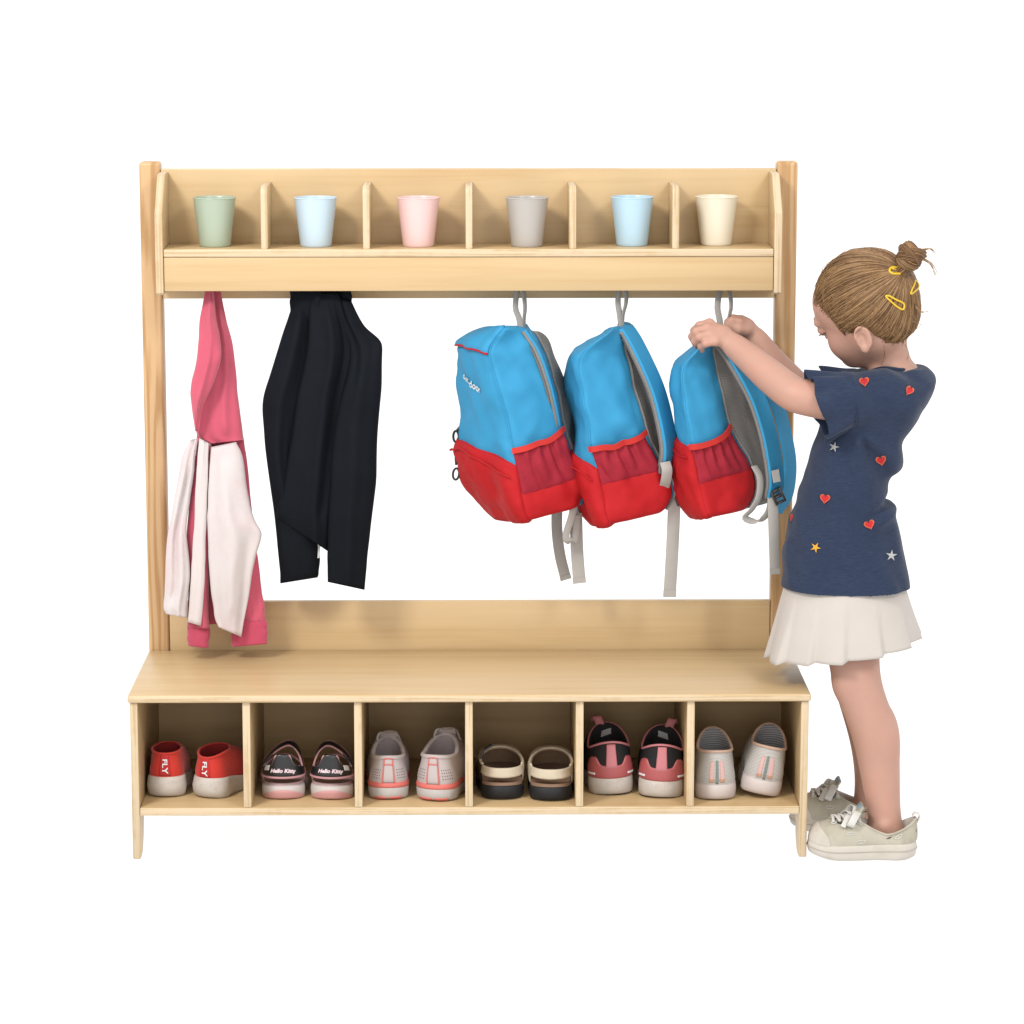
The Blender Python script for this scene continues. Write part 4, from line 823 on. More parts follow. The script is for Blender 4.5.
def head_prims(B):
    B.ell(hd(*CO), CR*HS, HM, .01)
    B.ell(hd(.024, 0, -.035), np.array([.052, .055, .064])*HS, HM, .02)
    B.ell(hd(.040, 0, .016), np.array([.047, .058, .046])*HS, HM, .02)       # forehead
    B.ell(hd(-.016, 0, -.042), np.array([.048, .060, .046])*HS, HM, .02)
    B.ell(hd(.038, 0, -.070), np.array([.030, .036, .030])*HS, HM, .02)      # jaw
    B.ell(hd(.055, 0, -.086), np.array([.014, .017, .013])*HS, HM, .014)     # chin
    for s in (-1, 1):
        B.ell(hd(.040, s*.031, -.048), np.array([.027, .024, .026])*HS, HM, .016)   # cheek
        B.ell(hd(.075, s*.030, -.006), np.array([.010, .016, .008])*HS, HM, .014)   # brow
        B.ell(hd(.085, s*.031, -.020), np.array([.012, .013, .009])*HS, HM, .010, 'sub')
        B.ell(hd(.073, s*.031, -.020), np.array([.0115, .0125, .0105])*HS, HM, .004)   # lid over the eye
        B.cone(hd(.079, s*.041, -.0245), hd(.0835, s*.022, -.0255), .0015, .0015, .002, 'sub')
    B.cone(hd(.080, 0, -.018), hd(.0875, 0, -.038), .0055, .0085, .010)     # nose
    for s in (-1, 1): B.ell(hd(.081, s*.007, -.0405), np.array([.006, .005, .005])*HS, HM, .004)
    for s in (-1, 1):
        B.cone(hd(.0765, 0, -.0575), hd(.070, s*.017, -.060), .0048, .0028, .005)
        B.cone(hd(.075, 0, -.0665), hd(.069, s*.015, -.0625), .0052, .0028, .005)
    B.cone(hd(.080, 0, -.0622), hd(.0715, .016, -.0618), .0011, .0011, .002, 'sub'); B.cone(hd(.080, 0, -.0622), hd(.0715, -.016, -.0618), .0011, .0011, .002, 'sub')
    for s in (-1, 1):                                                        # ears
        ce = hd(-.024, s*.067, -.040); ea = hf*.93+s*hl*-.10+hu*.0; n = s*hl*.90-hf*.43; n /= np.linalg.norm(n); e1 = np.cross(hu, n)*1.0; e1 /= np.linalg.norm(e1); e2 = np.cross(n, e1)
        EM = np.array([e1, n, e2])
        B.ell(ce+n*.003, (.0155, .0065, .0225), EM, .006)
        B.ell(ce+n*.0095-e2*.001, (.0098, .0062, .0155), EM, .003, 'sub')
        pts = [ce+n*.0095+e1*(.0135*math.cos(t))+e2*(.0205*math.sin(t)) for t in np.linspace(-.6, 3.5, 9)] if True else 0
        sg = 1 if (e1@hf) > 0 else -1
        pts = [ce+n*.0072-sg*e1*(.0128*math.cos(t))+e2*(.0200*math.sin(t)) for t in np.linspace(-1.0, 3.0, 10)]
        B.chain(pts, [.0026]*4+[.0030]*6, .002)
        pts = [ce+n*.0058-sg*e1*(.0072*math.cos(t))+e2*(.0125*math.sin(t)) for t in np.linspace(-.9, 1.6, 6)]
        B.chain(pts, [.0020]*6, .002)
        B.ell(ce+n*.003-e2*.0205+sg*e1*.003, (.0075, .0045, .0065), EM, .004)   # lobe
        B.ell(ce+n*.0055+sg*e1*.0085-e2*.003, (.003, .003, .0045), EM, .003)    # tragus
T_ROWS = [(592, 784, 907, .122, .100), (570, 785, 906, .122, .098), (545, 788, 902, .122, .092), (515, 792.5, 896, .122, .087), (490, 799, 893, .122, .085), (465, 806, 899, .122, .088), (440, 817, 906, .124, .094), (415, 829, 918, .126, .101), (398, 838, 929, .127, .104), (384, 850, 935, .128, .098), (374, 866, 934, .128, .076), (366, 878, 927, .128, .052)]
def trunk_rows(sh):
    r = []
    for y, xl, xr, Y, ry in T_ROWS:
        a, b = P(xl, y, Y), P(xr, y, Y); r.append((a[2], (a[0]+b[0])/2, Y, (b[0]-a[0])/2-sh, ry-sh))
    return r
def smooth_chain(pts, rad, n):
    q = spl(np.hstack([np.array(pts), np.array(rad)[:, None]]), n); k = np.array([.25, .5, .25])
    for _ in range(4): q[1:-1] = (q[:-2]+2*q[1:-1]+q[2:])/4
    return q[:, :3], q[:, 3]
arm_n = [P(872, 400, .085), P(838, 402, .042), P(803, 397.5, .045), P(790, 392, .06), P(768, 374.5, .105), P(748, 357, .145), P(732, 344, .172)]; arm_nr = [.040, .0345, .0295, .0300, .0285, .0245, .0205]
arm_f = [P(874, 396, .19), P(842, 398, .25), P(812, 400, .262), P(790, 380, .275), P(770, 358, .285), P(755.5, 338, .290)]; arm_fr = [.038, .033, .0275, .0265, .0235, .0195]
leg_n = [P(850, 622, .085), P(853, 650, .062), P(857.5, 686, .045), P(870, 718, .042), P(877.5, 748, .042), P(881, 782, .040), P(884, 812, .036), P(887, 836, .034)]; leg_nr = [.050, .0455, .0408, .0395, .0380, .0328, .0282, .030]
leg_f = [P(853, 622, .165), P(852, 650, .185), P(858, 690, .19), P(866, 718, .19), P(872, 748, .19), P(873, 778, .19), P(870, 800, .19), P(870, 815, .19)]; leg_fr = [.050, .045, .0395, .038, .036, .032, .0285, .030]
lo = np.array([P(686, 300, .1)[0]-.0, -.035, .02]); hi = np.array([P(945, 300, .1)[0], .34, P(860, 235, .1)[2]])
B = SDF(lo, hi, .0026)
B.stack(trunk_rows(.022), .015)
B.cone(P(897, 392, .125), P(884, 342, .125), .040, .0365, .02)
B.chain([P(890, 388, .1), P(872, 398, .065)], [.036, .032], .02); B.chain([P(890, 388, .15), P(872, 396, .21)], [.036, .032], .02)
head_prims(B)
for a_, r_ in ((arm_n, arm_nr), (arm_f, arm_fr), (leg_n, leg_nr), (leg_f, leg_fr)): B.chain(*smooth_chain(a_, r_, 26), .0035)
B.ell(P(884, 738, .043), (.024, .029, .050), None, .016)                       # calf
B.ell(P(847, 684, .043), (.022, .027, .026), None, .016); B.ell(P(884, 826, .012), (.011, .010, .011), None, .01)                       # knee
B.cone(P(884, 840, .034), P(842, 846, .030), .026, .020, .02); B.cone(P(872, 814, .19), P(835, 822, .19), .026, .020, .02)   # feet inside the shoes
# near hand lying over the top of the bag, fingers curled down past its edge
wr = P(731, 343, .174); B.ell(P(719, 334.5, .185), (.0225, .0235, .0165), np.array([[.86, -.25, .36], [.28, .96, 0], [-.35, .1, .93]]), .012)
kn_ = [P(716, 341.5, .158), P(710.5, 334.5, .167), P(707.5, 328.5, .181), P(709.5, 323.5, .198)]
md_ = [P(706, 343.5, .158), P(699.5, 337.0, .166), P(696.5, 331.5, .182), P(699.5, 325.5, .202)]
dp_ = [P(701, 346.5, .172), P(694.5, 341, .178), P(692.0, 336.5, .193), P(694, 330.5, .212)]
tp_ = [P(702, 350.5, .184), P(696, 346, .190), P(694, 342, .204), P(696, 337, .222)]
for k, m, d, t, r in zip(kn_, md_, dp_, tp_, (.0068, .0076, .0080, .0077)):
    B.cone(k*.55+wr*.45, k, r*1.25, r*1.12, .009); B.ell(k, (r*1.14,)*3, None, .004); B.chain([k, m, d, t], [r*1.08, r*.98, r*.88, r*.74], .0028)
B.chain([P(722, 334, .198), P(715, 331, .222), P(707, 334, .232), P(702, 339, .234)], [.0105, .0092, .0082, .0068], .005)     # thumb on the far side
# far hand pinching the hanging loop
wf = P(755.5, 338, .290); B.ell(P(746, 327.5, .287), (.0205, .0165, .0175), np.array([[.78, .1, -.62], [-.1, .99, 0], [.62, .05, .78]]), .010)
for i, (dx, dy, dY) in enumerate(((0, 0, -.022), (1.0, -1.5, -.008), (1.5, -2, .006), (1.5, -1.0, .019))):
    r = (.0066, .0073, .0076, .0070)[i]
    k = P(739.5+dx, 322+dy, .287+dY); m = P(731.5+dx, 320.5+dy, .284+dY); d = P(727.5+dx, 325+dy, .282+dY*.8); t = P(730.5+dx, 330+dy, .283+dY*.7)
    B.cone(k*.5+wf*.5, k, r*1.25, r*1.1, .008); B.chain([k, m, d, t], [r*1.08, r*.98, r*.86, r*.74], .003)
B.chain([P(746, 330, .270), P(738, 329.5, .262), P(731, 325.5, .264), P(727.5, 321.5, .268)], [.0100, .0088, .0078, .0064], .005)
Vb, Fb = B.mesh(); Vb = relax(Vb, Fb, 1, .45); del B
body = build('body', Vb, Fb, skin, girl, sharp=None)
head_sel = Vb[:, 2] > P(880, 372, .1)[2]
bv_body = bvh_of(Vb, Fb)
# eye lashes and brows
dark = stuff('brown_lashes', (.05, .028, .018), rough=.8); brow = stuff('light_brown_brow', (.26, .15, .085), rough=.9)
def face_pt(l, u, o):
    h_ = bv_body.ray_cast(Vector(hd(.2, l, u)), Vector(-hf)); return np.array(h_[0])+hf*o
for s in (-1, 1):
    q = spl([face_pt(s*l, u, .0006) for l, u in ((.0435, -.0235), (.037, -.0262), (.030, -.0268), (.022, -.0252))], 14); V, F = tube(q, np.interp(np.linspace(0, 1, 14), [0, .4, 1], [.0008, .0013, .0006]), 6)
    mb = MB().add(V, F)
    for i in range(11):
        c = q[1+i]; V, F = tube(np.array([c, c+hf*.0035-hu*.0015+hl*s*.001, c+hf*.006-hu*.0016+hl*s*.0018]), [.0006, .0004, .0002], 4); mb.add(V, F)
    mb.build('eyelashes', dark, girl, sharp=None)
    q = spl([face_pt(s*l, u, .0003) for l, u in ((.046, -.004), (.036, .003), (.024, .003), (.014, -.001))], 14); V, F = tube(q, np.interp(np.linspace(0, 1, 14), [0, .4, 1], [.0004, .0014, .0010]), 6)
    build('eyebrow', V, F, brow, girl, sharp=None)

# ---- hair
hmats = [stuff('light_brown_hair', (.205, .110, .047), rough=.45, var=.2, vs=60, spec=.28), stuff('blond_hair', (.37, .215, .098), rough=.45, var=.2, vs=60, spec=.3), stuff('brown_hair', (.12, .058, .022), rough=.5, var=.2, vs=60, spec=.25)]
HLpx = [(810, 293), (814, 299), (821, 308), (831, 318), (842, 325), (845.5, 336), (851, 334.5), (862, 330), (872, 333), (879, 339), (887, 343.5), (898, 345.5), (908, 341), (916, 326)]
hl_pts = []
for p in HLpx:
    h_ = hit(bv_body, *p)
    if h_ is not None: hl_pts.append(toloc(h_))
hl_pts = [(a[0], a[2]) for a in hl_pts]; fm_ = max(a[0] for a in hl_pts); hl_pts = np.array(sorted(hl_pts+[(fm_+.012, max(a[1] for a in hl_pts)+.006), (fm_+.03, max(a[1] for a in hl_pts)+.012)])); print('HL', np.round(hl_pts, 3).tolist())
uline = lambda f: np.interp(f, hl_pts[:, 0], hl_pts[:, 1])
Hh = SDF(hd(0, 0, .01)-.14, hd(0, 0, .01)+.14, .003)
Hh.ell(hd(*CO), CR*HS+.0055, HM, .01); Hh.ell(hd(.030, 0, -.035), np.array([.052, .055, .064])*HS+.0035, HM, .02); Hh.ell(hd(-.045, 0, -.030), np.array([.040, .048, .040])*HS, HM, .03)
def skinreg(X, Y, Z):
    x, y, z = X-HC[0], Y-HC[1], Z-HC[2]
    f = (x*hf[0]+y*hf[1]+z*hf[2])/HS; u = (x*hu[0]+y*hu[1]+z*hu[2])/HS
    return (u-uline(f))*HS*.75
Hh.op(skinreg, hd(0, 0, .01)-.14, hd(0, 0, .01)+.14, .004, 'sub')
def hairnoise(X, Y, Z):
    q = toloc(np.stack([X, Y, Z], -1)); d = q-np.array([-.052, 0, .066]); ang = np.arctan2(d[:, 1], d[:, 0]+.0001*0+(-d[:, 2])*.6)
    return .0016*vnoise(ang*14, np.linalg.norm(d, axis=1)*10)+.0008*vnoise(ang*40, np.linalg.norm(d, axis=1)*14)
Hh.warp(hairnoise, hd(0, 0, .01)-.14, hd(0, 0, .01)+.14)
Vh, Fh = Hh.mesh(); Vh = relax(Vh, Fh, 1, .4); del Hh
bv_h = bvh_of(Vh, Fh)
hb = hit(bv_h, 901, 272); hbl = toloc(hb); qb = hbl-CO; qb /= np.linalg.norm(qb)
hair = MB(); hair.add(Vh, [tuple(f) for f in Fh], 0)
HCc = hd(*CO)
def skull(q, off):
    out = []
    for v, o in zip(np.atleast_2d(q), np.broadcast_to(off, (len(q),))):
        d = v@HM; d = d/np.linalg.norm(d); h_ = bv_h.ray_cast(Vector(HCc+d*.3), Vector(-d)); out.append((np.array(h_[0]) if h_[0] is not None else HCc+d*.09)+d*o)
    return np.array(out)
outer = np.array([np.linalg.norm(v-HCc) for v in Vh]); n_str = 0; tries = 0
while n_str < 2400 and tries < 20000:
    tries += 1; v = Vh[RNG.randint(len(Vh))]; lc = toloc(v)-CO; q = lc/np.linalg.norm(lc)
    if np.linalg.norm(v-HCc) < .070*HS: continue
    e = toloc(v)[2]-uline(toloc(v)[0])
    if q@qb > .95 or (RNG.rand() > .45 and e > .045): continue
    n = 16; w = math.acos(np.clip(q@qb, -1, 1)); t = np.linspace(0, .98, n)**1.05
    pth = (np.sin((1-t)*w)[:, None]*q+np.sin(t*w)[:, None]*qb)/math.sin(w)
    side = np.cross(q, qb); side /= np.linalg.norm(side); bow = RNG.randn()*.04+.07*vnoise(q[0]*3, q[1]*3, q[2]*3)
    pth = pth+side*(bow*np.sin(PI*t))[:, None]; pth /= np.linalg.norm(pth, axis=1)[:, None]
    off = .0002+RNG.rand()*.0020+.0008*np.sin(t*6+RNG.rand()*6)+.003*t**3; off[0] -= .0014; off[1] -= .0002
    p3 = skull(pth, off); p3[1:-1] = (p3[:-2]+2*p3[1:-1]+p3[2:])/4
    lock = .5+.5*vnoise(q[0]*9+3, q[1]*9, q[2]*9)
    V, F = tube(p3, np.linspace(.00042, .0008, n)*(.8+.7*RNG.rand()), 4, False); hair.add(V, F, int(np.searchsorted([.5, .80, 1.01], np.clip(RNG.rand()*.7+lock*.45-.08, 0, 1)))); n_str += 1
# baby hairs softening the hairline
def skull2(q, off):
    out = []
    for v, o in zip(q, off):
        d = v@HM; d = d/np.linalg.norm(d); best = 0
        for bv in (bv_body, bv_h):
            h_ = bv.ray_cast(Vector(HCc+d*.3), Vector(-d))
            if h_[0] is not None: best = max(best, np.linalg.norm(np.array(h_[0])-HCc))
        out.append(HCc+d*(best+o))
    return np.array(out)
n_b = 0
for _ in range(6000):
    q = RNG.randn(3); q /= np.linalg.norm(q); p0 = skull2(q[None], [0.])[0]; l0 = toloc(p0); e = l0[2]-uline(l0[0])
    if not (-.010 < e < .002) or abs(l0[0]+.024)+abs(l0[2]+.040) < .034 or l0[0] > .075: continue
    w = math.acos(np.clip(q@qb, -1, 1)); t = np.linspace(0, .16+.30*RNG.rand(), 10); pth = (np.sin((1-t)*w)[:, None]*q+np.sin(t*w)[:, None]*qb)/math.sin(w)
    side = np.cross(q, qb); side /= np.linalg.norm(side); pth = pth+side*(RNG.randn()*.05*np.sin(PI*t/t[-1]*.8))[:, None]; pth /= np.linalg.norm(pth, axis=1)[:, None]
    V, F = tube(skull2(pth, .0004+.0014*(t/t[-1])), np.linspace(.0003, .0006, 10), 4, False); hair.add(V, F, int(RNG.rand() < .3)); n_b += 1
    if n_b >= 420: break
# flyaways
for i in range(70):
    v = Vh[RNG.randint(len(Vh))]; q = toloc(v)-CO; q /= np.linalg.norm(q)
    if np.linalg.norm(v-HCc) < .070*HS or q@qb > .9: continue
    d = RNG.randn(3); d -= q*(d@q); d /= np.linalg.norm(d); t = np.linspace(0, .5+.3*RNG.rand(), 10)
    pth = q+d*t[:, None]; pth /= np.linalg.norm(pth, axis=1)[:, None]; V, F = tube(skull(pth, .001+.010*RNG.rand()*(t/.8)**2), .0004, 4, False); hair.add(V, F, 1)
for px in ([(884, 345), (884.5, 356), (881.5, 365)], [(905, 344), (908, 352), (907, 360)]):
    pp = np.array([hit(bv_body, *p, .001) for p in px if hit(bv_body, *p) is not None])
    if len(pp) == 3: V, F = tube(spl(pp, 12), .0004, 4, False); hair.add(V, F, 1)
# bun: messy coil of twisted locks
Yb = hb[1]; bc = P(910, 256.5, Yb); ax = np.array([.45, .0, .89]); e1 = np.array([.89, 0, -.45]); e2 = np.array([0, 1., 0])
for lk in range(6):
    ph = lk*1.05+.3; tw = 1.15+.25*(lk % 3); n = 40; t = np.linspace(0, 1, n); A = ph+tw*2*PI*t
    Rr = (.0175, .0175, .0190, .0150, .0180, .0125)[lk]*(1-.25*t)+.0020*np.sin(A*1.5+lk); H = (-.007, -.003, .001, .004, .007, .009)[lk]+.007*np.sin(A+lk*2.1)
    c = bc+e1*(Rr*np.cos(A))[:, None]+e2*(Rr*np.sin(A)*1.05)[:, None]+ax*H[:, None]
    tt, n1_, n2_ = frames(c); lr = .0074*(.75+.35*np.sin(PI*t))
    V, F = tube(c, lr*.86, 10); hair.add(V, F, 0)
    for i in range(46):
        a = RNG.rand()*2*PI+t*2.2; r0 = lr*(.80+.25*RNG.rand())
        V, F = tube(c+n1_*(r0*np.cos(a))[:, None]+n2_*(r0*np.sin(a))[:, None], .0008, 4); hair.add(V, F, int(np.searchsorted([.5, .82, 1.01], RNG.rand())))
for i in range(120):   # neck of the bun
    a = RNG.rand()*2*PI; c0 = hb+(e1*math.cos(a)+e2*math.sin(a))*.013*math.sqrt(RNG.rand())-ax*.006; c1 = bc-ax*.004+(e1*math.cos(a+1)+e2*math.sin(a+1))*.011
    V, F = tube(spl([c0, c0*.5+c1*.5+(e1*math.cos(a+.5)+e2*math.sin(a+.5))*.004, c1], 10), .0011, 4); hair.add(V, F, i % 3)
for pts in ([(922, 250), (930, 249), (935, 254)], [(921, 258), (930, 264), (936, 275)], [(916, 306), (922, 311), (927, 313)], [(905, 245), (903, 243), (900, 247)]):
    for k in range(4 if pts[0][0] > 920 else 2):
        V, F = tube(spl(P([p[0]+RNG.randn()*.8 for p in pts], [p[1]+RNG.randn()*.8 for p in pts], Yb-.01+.004*k), 10), [.0009]*4+[.0007]*3+[.0004]*3, 4); hair.add(V, F, 1)
hob = hair.build('hair', hmats, girl, sharp=None)
yel = stuff('yellow_hair_clip', (.78, .50, .015), rough=.3, var=.04, spec=.5)
def clip(pts, r, fill=0):
    pp = [hit(bv_h, x, y, .0048) for x, y in pts]; pp = np.array([p for p in pp if p is not None])
    n = len(pp); q = spl(np.vstack([pp, pp[:1]]), 40)[:-1]; V, F = tube(q, r, 8, False, True); mb = MB().add(V, F)
    if fill: V, F = tube(spl(pp[[0, n//2]]*.5+pp[[1, n//2]]*.5, 8), r, 8); mb.add(V, F)
    mb.build('hair_clip', yel, girl, sharp=None)
clip([(889, 270.5), (892, 268.8), (899, 269.6), (906, 273), (906, 275.2), (899, 275), (892, 274.6), (889, 272.8)], .0021, 1)
clip([(884.5, 296.2), (888, 296), (895, 299.5), (902, 303.5), (901.5, 309), (896, 306.5), (889, 300.5)], .0017)
clip([(913.2, 281), (915.5, 284), (916.4, 288), (913, 291.5), (909, 294), (909.8, 290), (912, 285)], .0015)

# ---- shirt
def heather(name, col):
    m = stuff(name, col, rough=.9, weave=1100, bump=.35, var=.10, vs=20, spec=.12, sheen=.1); nt = m.node_tree; L = nt.links.new; b = nt.nodes['Principled BSDF']; src = b.inputs['Base Color'].links[0].from_socket
    tc = N(nt, 'ShaderNodeTexCoord'); mp = N(nt, 'ShaderNodeMapping'); mp.inputs['Scale'].default_value = (90, 90, 700); L(tc.outputs['Object'], mp.inputs[0]); n = N(nt, 'ShaderNodeTexNoise', _Scale=1., _Detail=3); L(mp.outputs[0], n.inputs['Vector'])
    r = ramp(nt, [(.3, (.82, .82, .84)), (.7, (1.22, 1.21, 1.18))]); L(n.outputs['Fac'], r.inputs[0]); x = N(nt, 'ShaderNodeMix', data_type='RGBA', blend_type='MULTIPLY'); x.inputs[0].default_value = 1; L(src, x.inputs[6]); L(r.outputs[0], x.inputs[7]); L(x.outputs[2], b.inputs['Base Color']); return m
navy = heather('navy_heather_jersey', (.025, .038, .076)); navyd = heather('navy_rib', (.021, .032, .064))
lo = np.array([P(772, 400, .1)[0], -.04, P(850, 600, .0)[2]]); hi = np.array([P(945, 300, .1)[0], .32, P(860, 350, .1)[2]])
S_ = SDF(lo, hi, .0030)
S_.stack(trunk_rows(0), .015)
S_.cone(P(880, 396, .075), P(852, 399, .045), .052, .0445, .026); S_.cone(P(880, 394, .175), P(858, 394, .215), .052, .046, .026)
def wr_fn(X, Y, Z):
    # drag lines from the armpit down the back, soft cloth folds
    ax_, az = P(858, 430, .0)[[0, 2]]; dx, dz = X-ax_, Z-az; a = np.arctan2(dz, dx); r = np.hypot(dx, dz)
    w = .0100*np.cos((a+1.05)*8)*np.exp(-((a+1.0)/.5)**2)*smoothstep(.01, .05, r)*(1-smoothstep(.12, .21, r))
    bx, bz = P(893, 497, .1)[[0, 2]]; s1 = (Z-bz)-.55*(X-bx)
    w = w+.010*np.exp(-(s1/.008)**2)*smoothstep(bx-.075, bx-.01, X)-.007*np.exp(-((s1+.022)/.012)**2)*smoothstep(bx-.08, bx-.02, X)
    return w+.0065*fbm(X*13+Z*5, Y*9, Z*7, 2)+.0030*vnoise(X*38+Z*26, Y*30, Z*22)
S_.warp(wr_fn, lo, hi)
for a, b in zip(P([905, 862, 905], [585, 0, 0], .1), [0]): pass
S_.ell(P(888, 352, .126), (.040, .052, .032), np.array([[.93, 0, -.36], [0, 1, 0], [.36, 0, .93]]), .006, 'sub')
Vs, Fs = S_.mesh(); Vs = relax(Vs, Fs, 2, .5); del S_
shirt = build('shirt', Vs, Fs, navy, girl, sharp=None); bv_s = bvh_of(Vs, Fs)
# neck band
nb = []
for t in np.linspace(0, 2*PI, 40, endpoint=False):
    c = P(888, 366, .126)+np.array([.93, 0, -.36])*(.0385*math.cos(t))+np.array([0, 1, 0])*(.050*math.sin(t)); nb.append(c)
nb = np.array(nb)
for i, p in enumerate(nb):
    h_ = bv_s.ray_cast(Vector(p+np.array([0, 0, .05])), Vector((0, 0, -1)))
    if h_[0] is not None and abs(h_[0].z-p[2]) < .03: nb[i, 2] = h_[0].z+.001
k5 = np.ones(7)/7; nb[:, 2] = np.convolve(np.concatenate([nb[-3:, 2], nb[:, 2], nb[:3, 2]]), k5, 'valid')
V, F = tube(nb, .0042, 8, False, True); build('neck_band', V, F, navyd, shirt, sharp=None)
# ruffled sleeve ends
def ruffle(a, b, ra, rb, nw, seed, e=1.):
    a, b = np.array(a), np.array(b); d = b-a; L_ = np.linalg.norm(d); d /= L_; up = np.array([0, 0, 1.]); n1 = up-d*(up@d); n1 /= np.linalg.norm(n1); n2 = np.cross(d, n1); nu = 96; th = np.linspace(0, 2*PI, nu, endpoint=False); R = []
    def ring(t, k): 
        r = (ra+(rb-ra)*smoothstep(0, 1, t)**.8)*k; w = 1+.13*t**1.3*np.sin(nw*th+seed+1.4*np.sin(2*th))+.03*np.sin(3*th+seed)*t+.034*np.sin(24*th+3*np.sin(5*th))*np.exp(-t*3.2)*smoothstep(0, .08, t)
        dn = np.where(-np.cos(th) > 0, 1, 1.)   # hangs lower underneath
        x = n1[None]*(np.cos(th)*r*w)[:, None]+n2[None]*(np.sin(th)*r*w*.93)[:, None]
        sl = (1-np.cos(th))/2
        return a+d*L_*t+x-up*(0.016*t*sl)[:, None]+d*(.004*t*np.sin(nw*th*.5+seed))[:, None]-d*(L_*.36*t*sl)[:, None]
    ts = np.linspace(0, 1, 14); R = [ring(t, 1) for t in ts]+[ring(t, .955) for t in ts[::-1]]
    V, F = loft(np.array(R), False, False); sm = tube(ring(.03, 1.012), .0015, 6, False, True); return V, F, sm
V, F, SM = ruffle(P(852, 400, .044), P(809, 404, .038), .0475, .0530, 8, .6); sl1 = build('sleeve_ruffle', V, F, navy, shirt, sharp=None); build('sleeve_seam', *SM, navyd, shirt, sharp=None)
V, F, SM = ruffle(P(858, 394, .212), P(824, 397, .245), .046, .050, 9, 2.); build('sleeve_ruffle', V, F, navy, shirt, sharp=None)
# embroidered hearts and stars
hred = stuff('red_embroidery', (.55, .022, .030), rough=.8, weave=1500, bump=.6); hor = stuff('orange_embroidery', (.72, .17, .07), rough=.8, weave=1500, bump=.6); ssil = stuff('silver_embroidery', (.50, .50, .50), rough=.5, weave=1500, bump=.6); syel = stuff('golden_embroidery', (.70, .36, .03), rough=.7, weave=1500, bump=.6)
def heart_xy(n=28):
    t = np.linspace(0, 2*PI, n, endpoint=False); return np.stack([16*np.sin(t)**3/16, -(13*np.cos(t)-5*np.cos(2*t)-2*np.cos(3*t)-np.cos(4*t))/16], 1)
def star_xy(k=5):
    t = np.linspace(0, 2*PI, 2*k, endpoint=False); r = np.where(np.arange(2*k) % 2 == 0, 1, .34); return np.stack([r*np.sin(t), -r*np.cos(t)], 1)
def decal(xy, px, py, s, rot, m1, m2, sx=1., par=None, bvh=None, bvh2=None):
    c, s_ = math.cos(rot), math.sin(rot); mb = MB()
    def pts(k):
        out = []
        for x, y in xy*s*k*np.array([sx, 1]):
            h_ = hit(bvh or bv_s, px+x*c-y*s_, py+x*s_+y*c)
            if h_ is None: return None
            out.append(h_)
        return np.array(out)
    A, Bq = pts(1.0), pts(1.32); d = ray(px, py); d /= np.linalg.norm(d); n = len(xy)
    if A is None or Bq is None: print('decal missed', px, py); return
    m = A.mean(0); mb.add(np.vstack([A-d*.0022, m-d*.0030]), [(i, (i+1) % n, n) for i in range(n)], 0)
    if m2 is not None:
        mb.add(np.vstack([A-d*.0021, (A*.4+Bq*.6)-d*.0034, Bq-d*.0008]), [(i, (i+1) % n, n+(i+1) % n, n+i) for i in range(n)]+[(n+i, n+(i+1) % n, 2*n+(i+1) % n, 2*n+i) for i in range(n)], 1)
    else: mb.add(np.vstack([A-d*.0022, Bq*.15+A*.85+d*.002]), [(i, (i+1) % n, n+(i+1) % n, n+i) for i in range(n)], 0)
    mb.build('embroidered_heart' if m2 is not None else 'embroidered_star', [m1, m2 or m1], par or shirt, smooth=False)
for px, py, s, r, sx in ((864.3, 381.5, 4.1, -.15, .95), (909.5, 390.5, 4.2, .55, .75), (881, 460.5, 4.3, -.2, .95), (825, 498.5, 4.2, .15, .95), (869.5, 524.5, 4.2, -.35, 1.), (791.5, 517.5, 3.6, .2, .28)): decal(heart_xy(), px, py, s, r, hred, hor, sx)
for px, py, s, r, m in ((834, 447, 5.4, .3, ssil), (815.5, 547.5, 5.6, .5, syel), (891.5, 555.5, 6.0, .1, ssil)): decal(star_xy(), px, py, s, r, m, None)

# ---- skirt
cream = stuff('cream_pleated_cotton', (.545, .497, .455), rough=.85, weave=800, bump=.2, var=.04, spec=.15, sheen=.15)
nth = 320; th = np.linspace(0, 2*PI, nth, endpoint=False)
def skirt_ring(t, k):
    wc = (P(785, 580, .122)+P(906, 586, .122))/2; hL, hR = P(765, 656, .118), P(920, 634, .128); hc = (hL+hR)/2; hx_ = (hR-hL)/2
    wx = (P(906, 586, .122)-P(785, 580, .122))/2*.955
    fr = (th*13/(2*PI)+.28+.06*np.sin(3*th)) % 1; pl = np.where(fr < .85, fr/.85, (1-fr)/.15)-.5       # knife pleats
    soft = np.sin(th*7+1.2)*.5+np.sin(th*4+.3)*.5
    rr = 1+t**.8*(.080*pl+.040*soft)
    a = wc+np.cos(th)[:, None]*wx*k+np.sin(th)[:, None]*np.array([0, .094, 0])*k
    b = hc+(np.cos(th)*rr)[:, None]*hx_*k+(np.sin(th)*rr)[:, None]*np.array([0, .138, 0])*k-np.array([0, 0, .004])*(pl*t)[:, None]
    return a+(b-a)*t+np.array([0, 0, .012*(1-t)])
ts = np.linspace(0, 1, 22); V, F = loft(np.array([skirt_ring(t, 1) for t in ts]+[skirt_ring(1.004, .99)]+[skirt_ring(t, .978) for t in ts[::-1]]), False, False)
build('skirt', V, F, cream, girl, sharp=None)

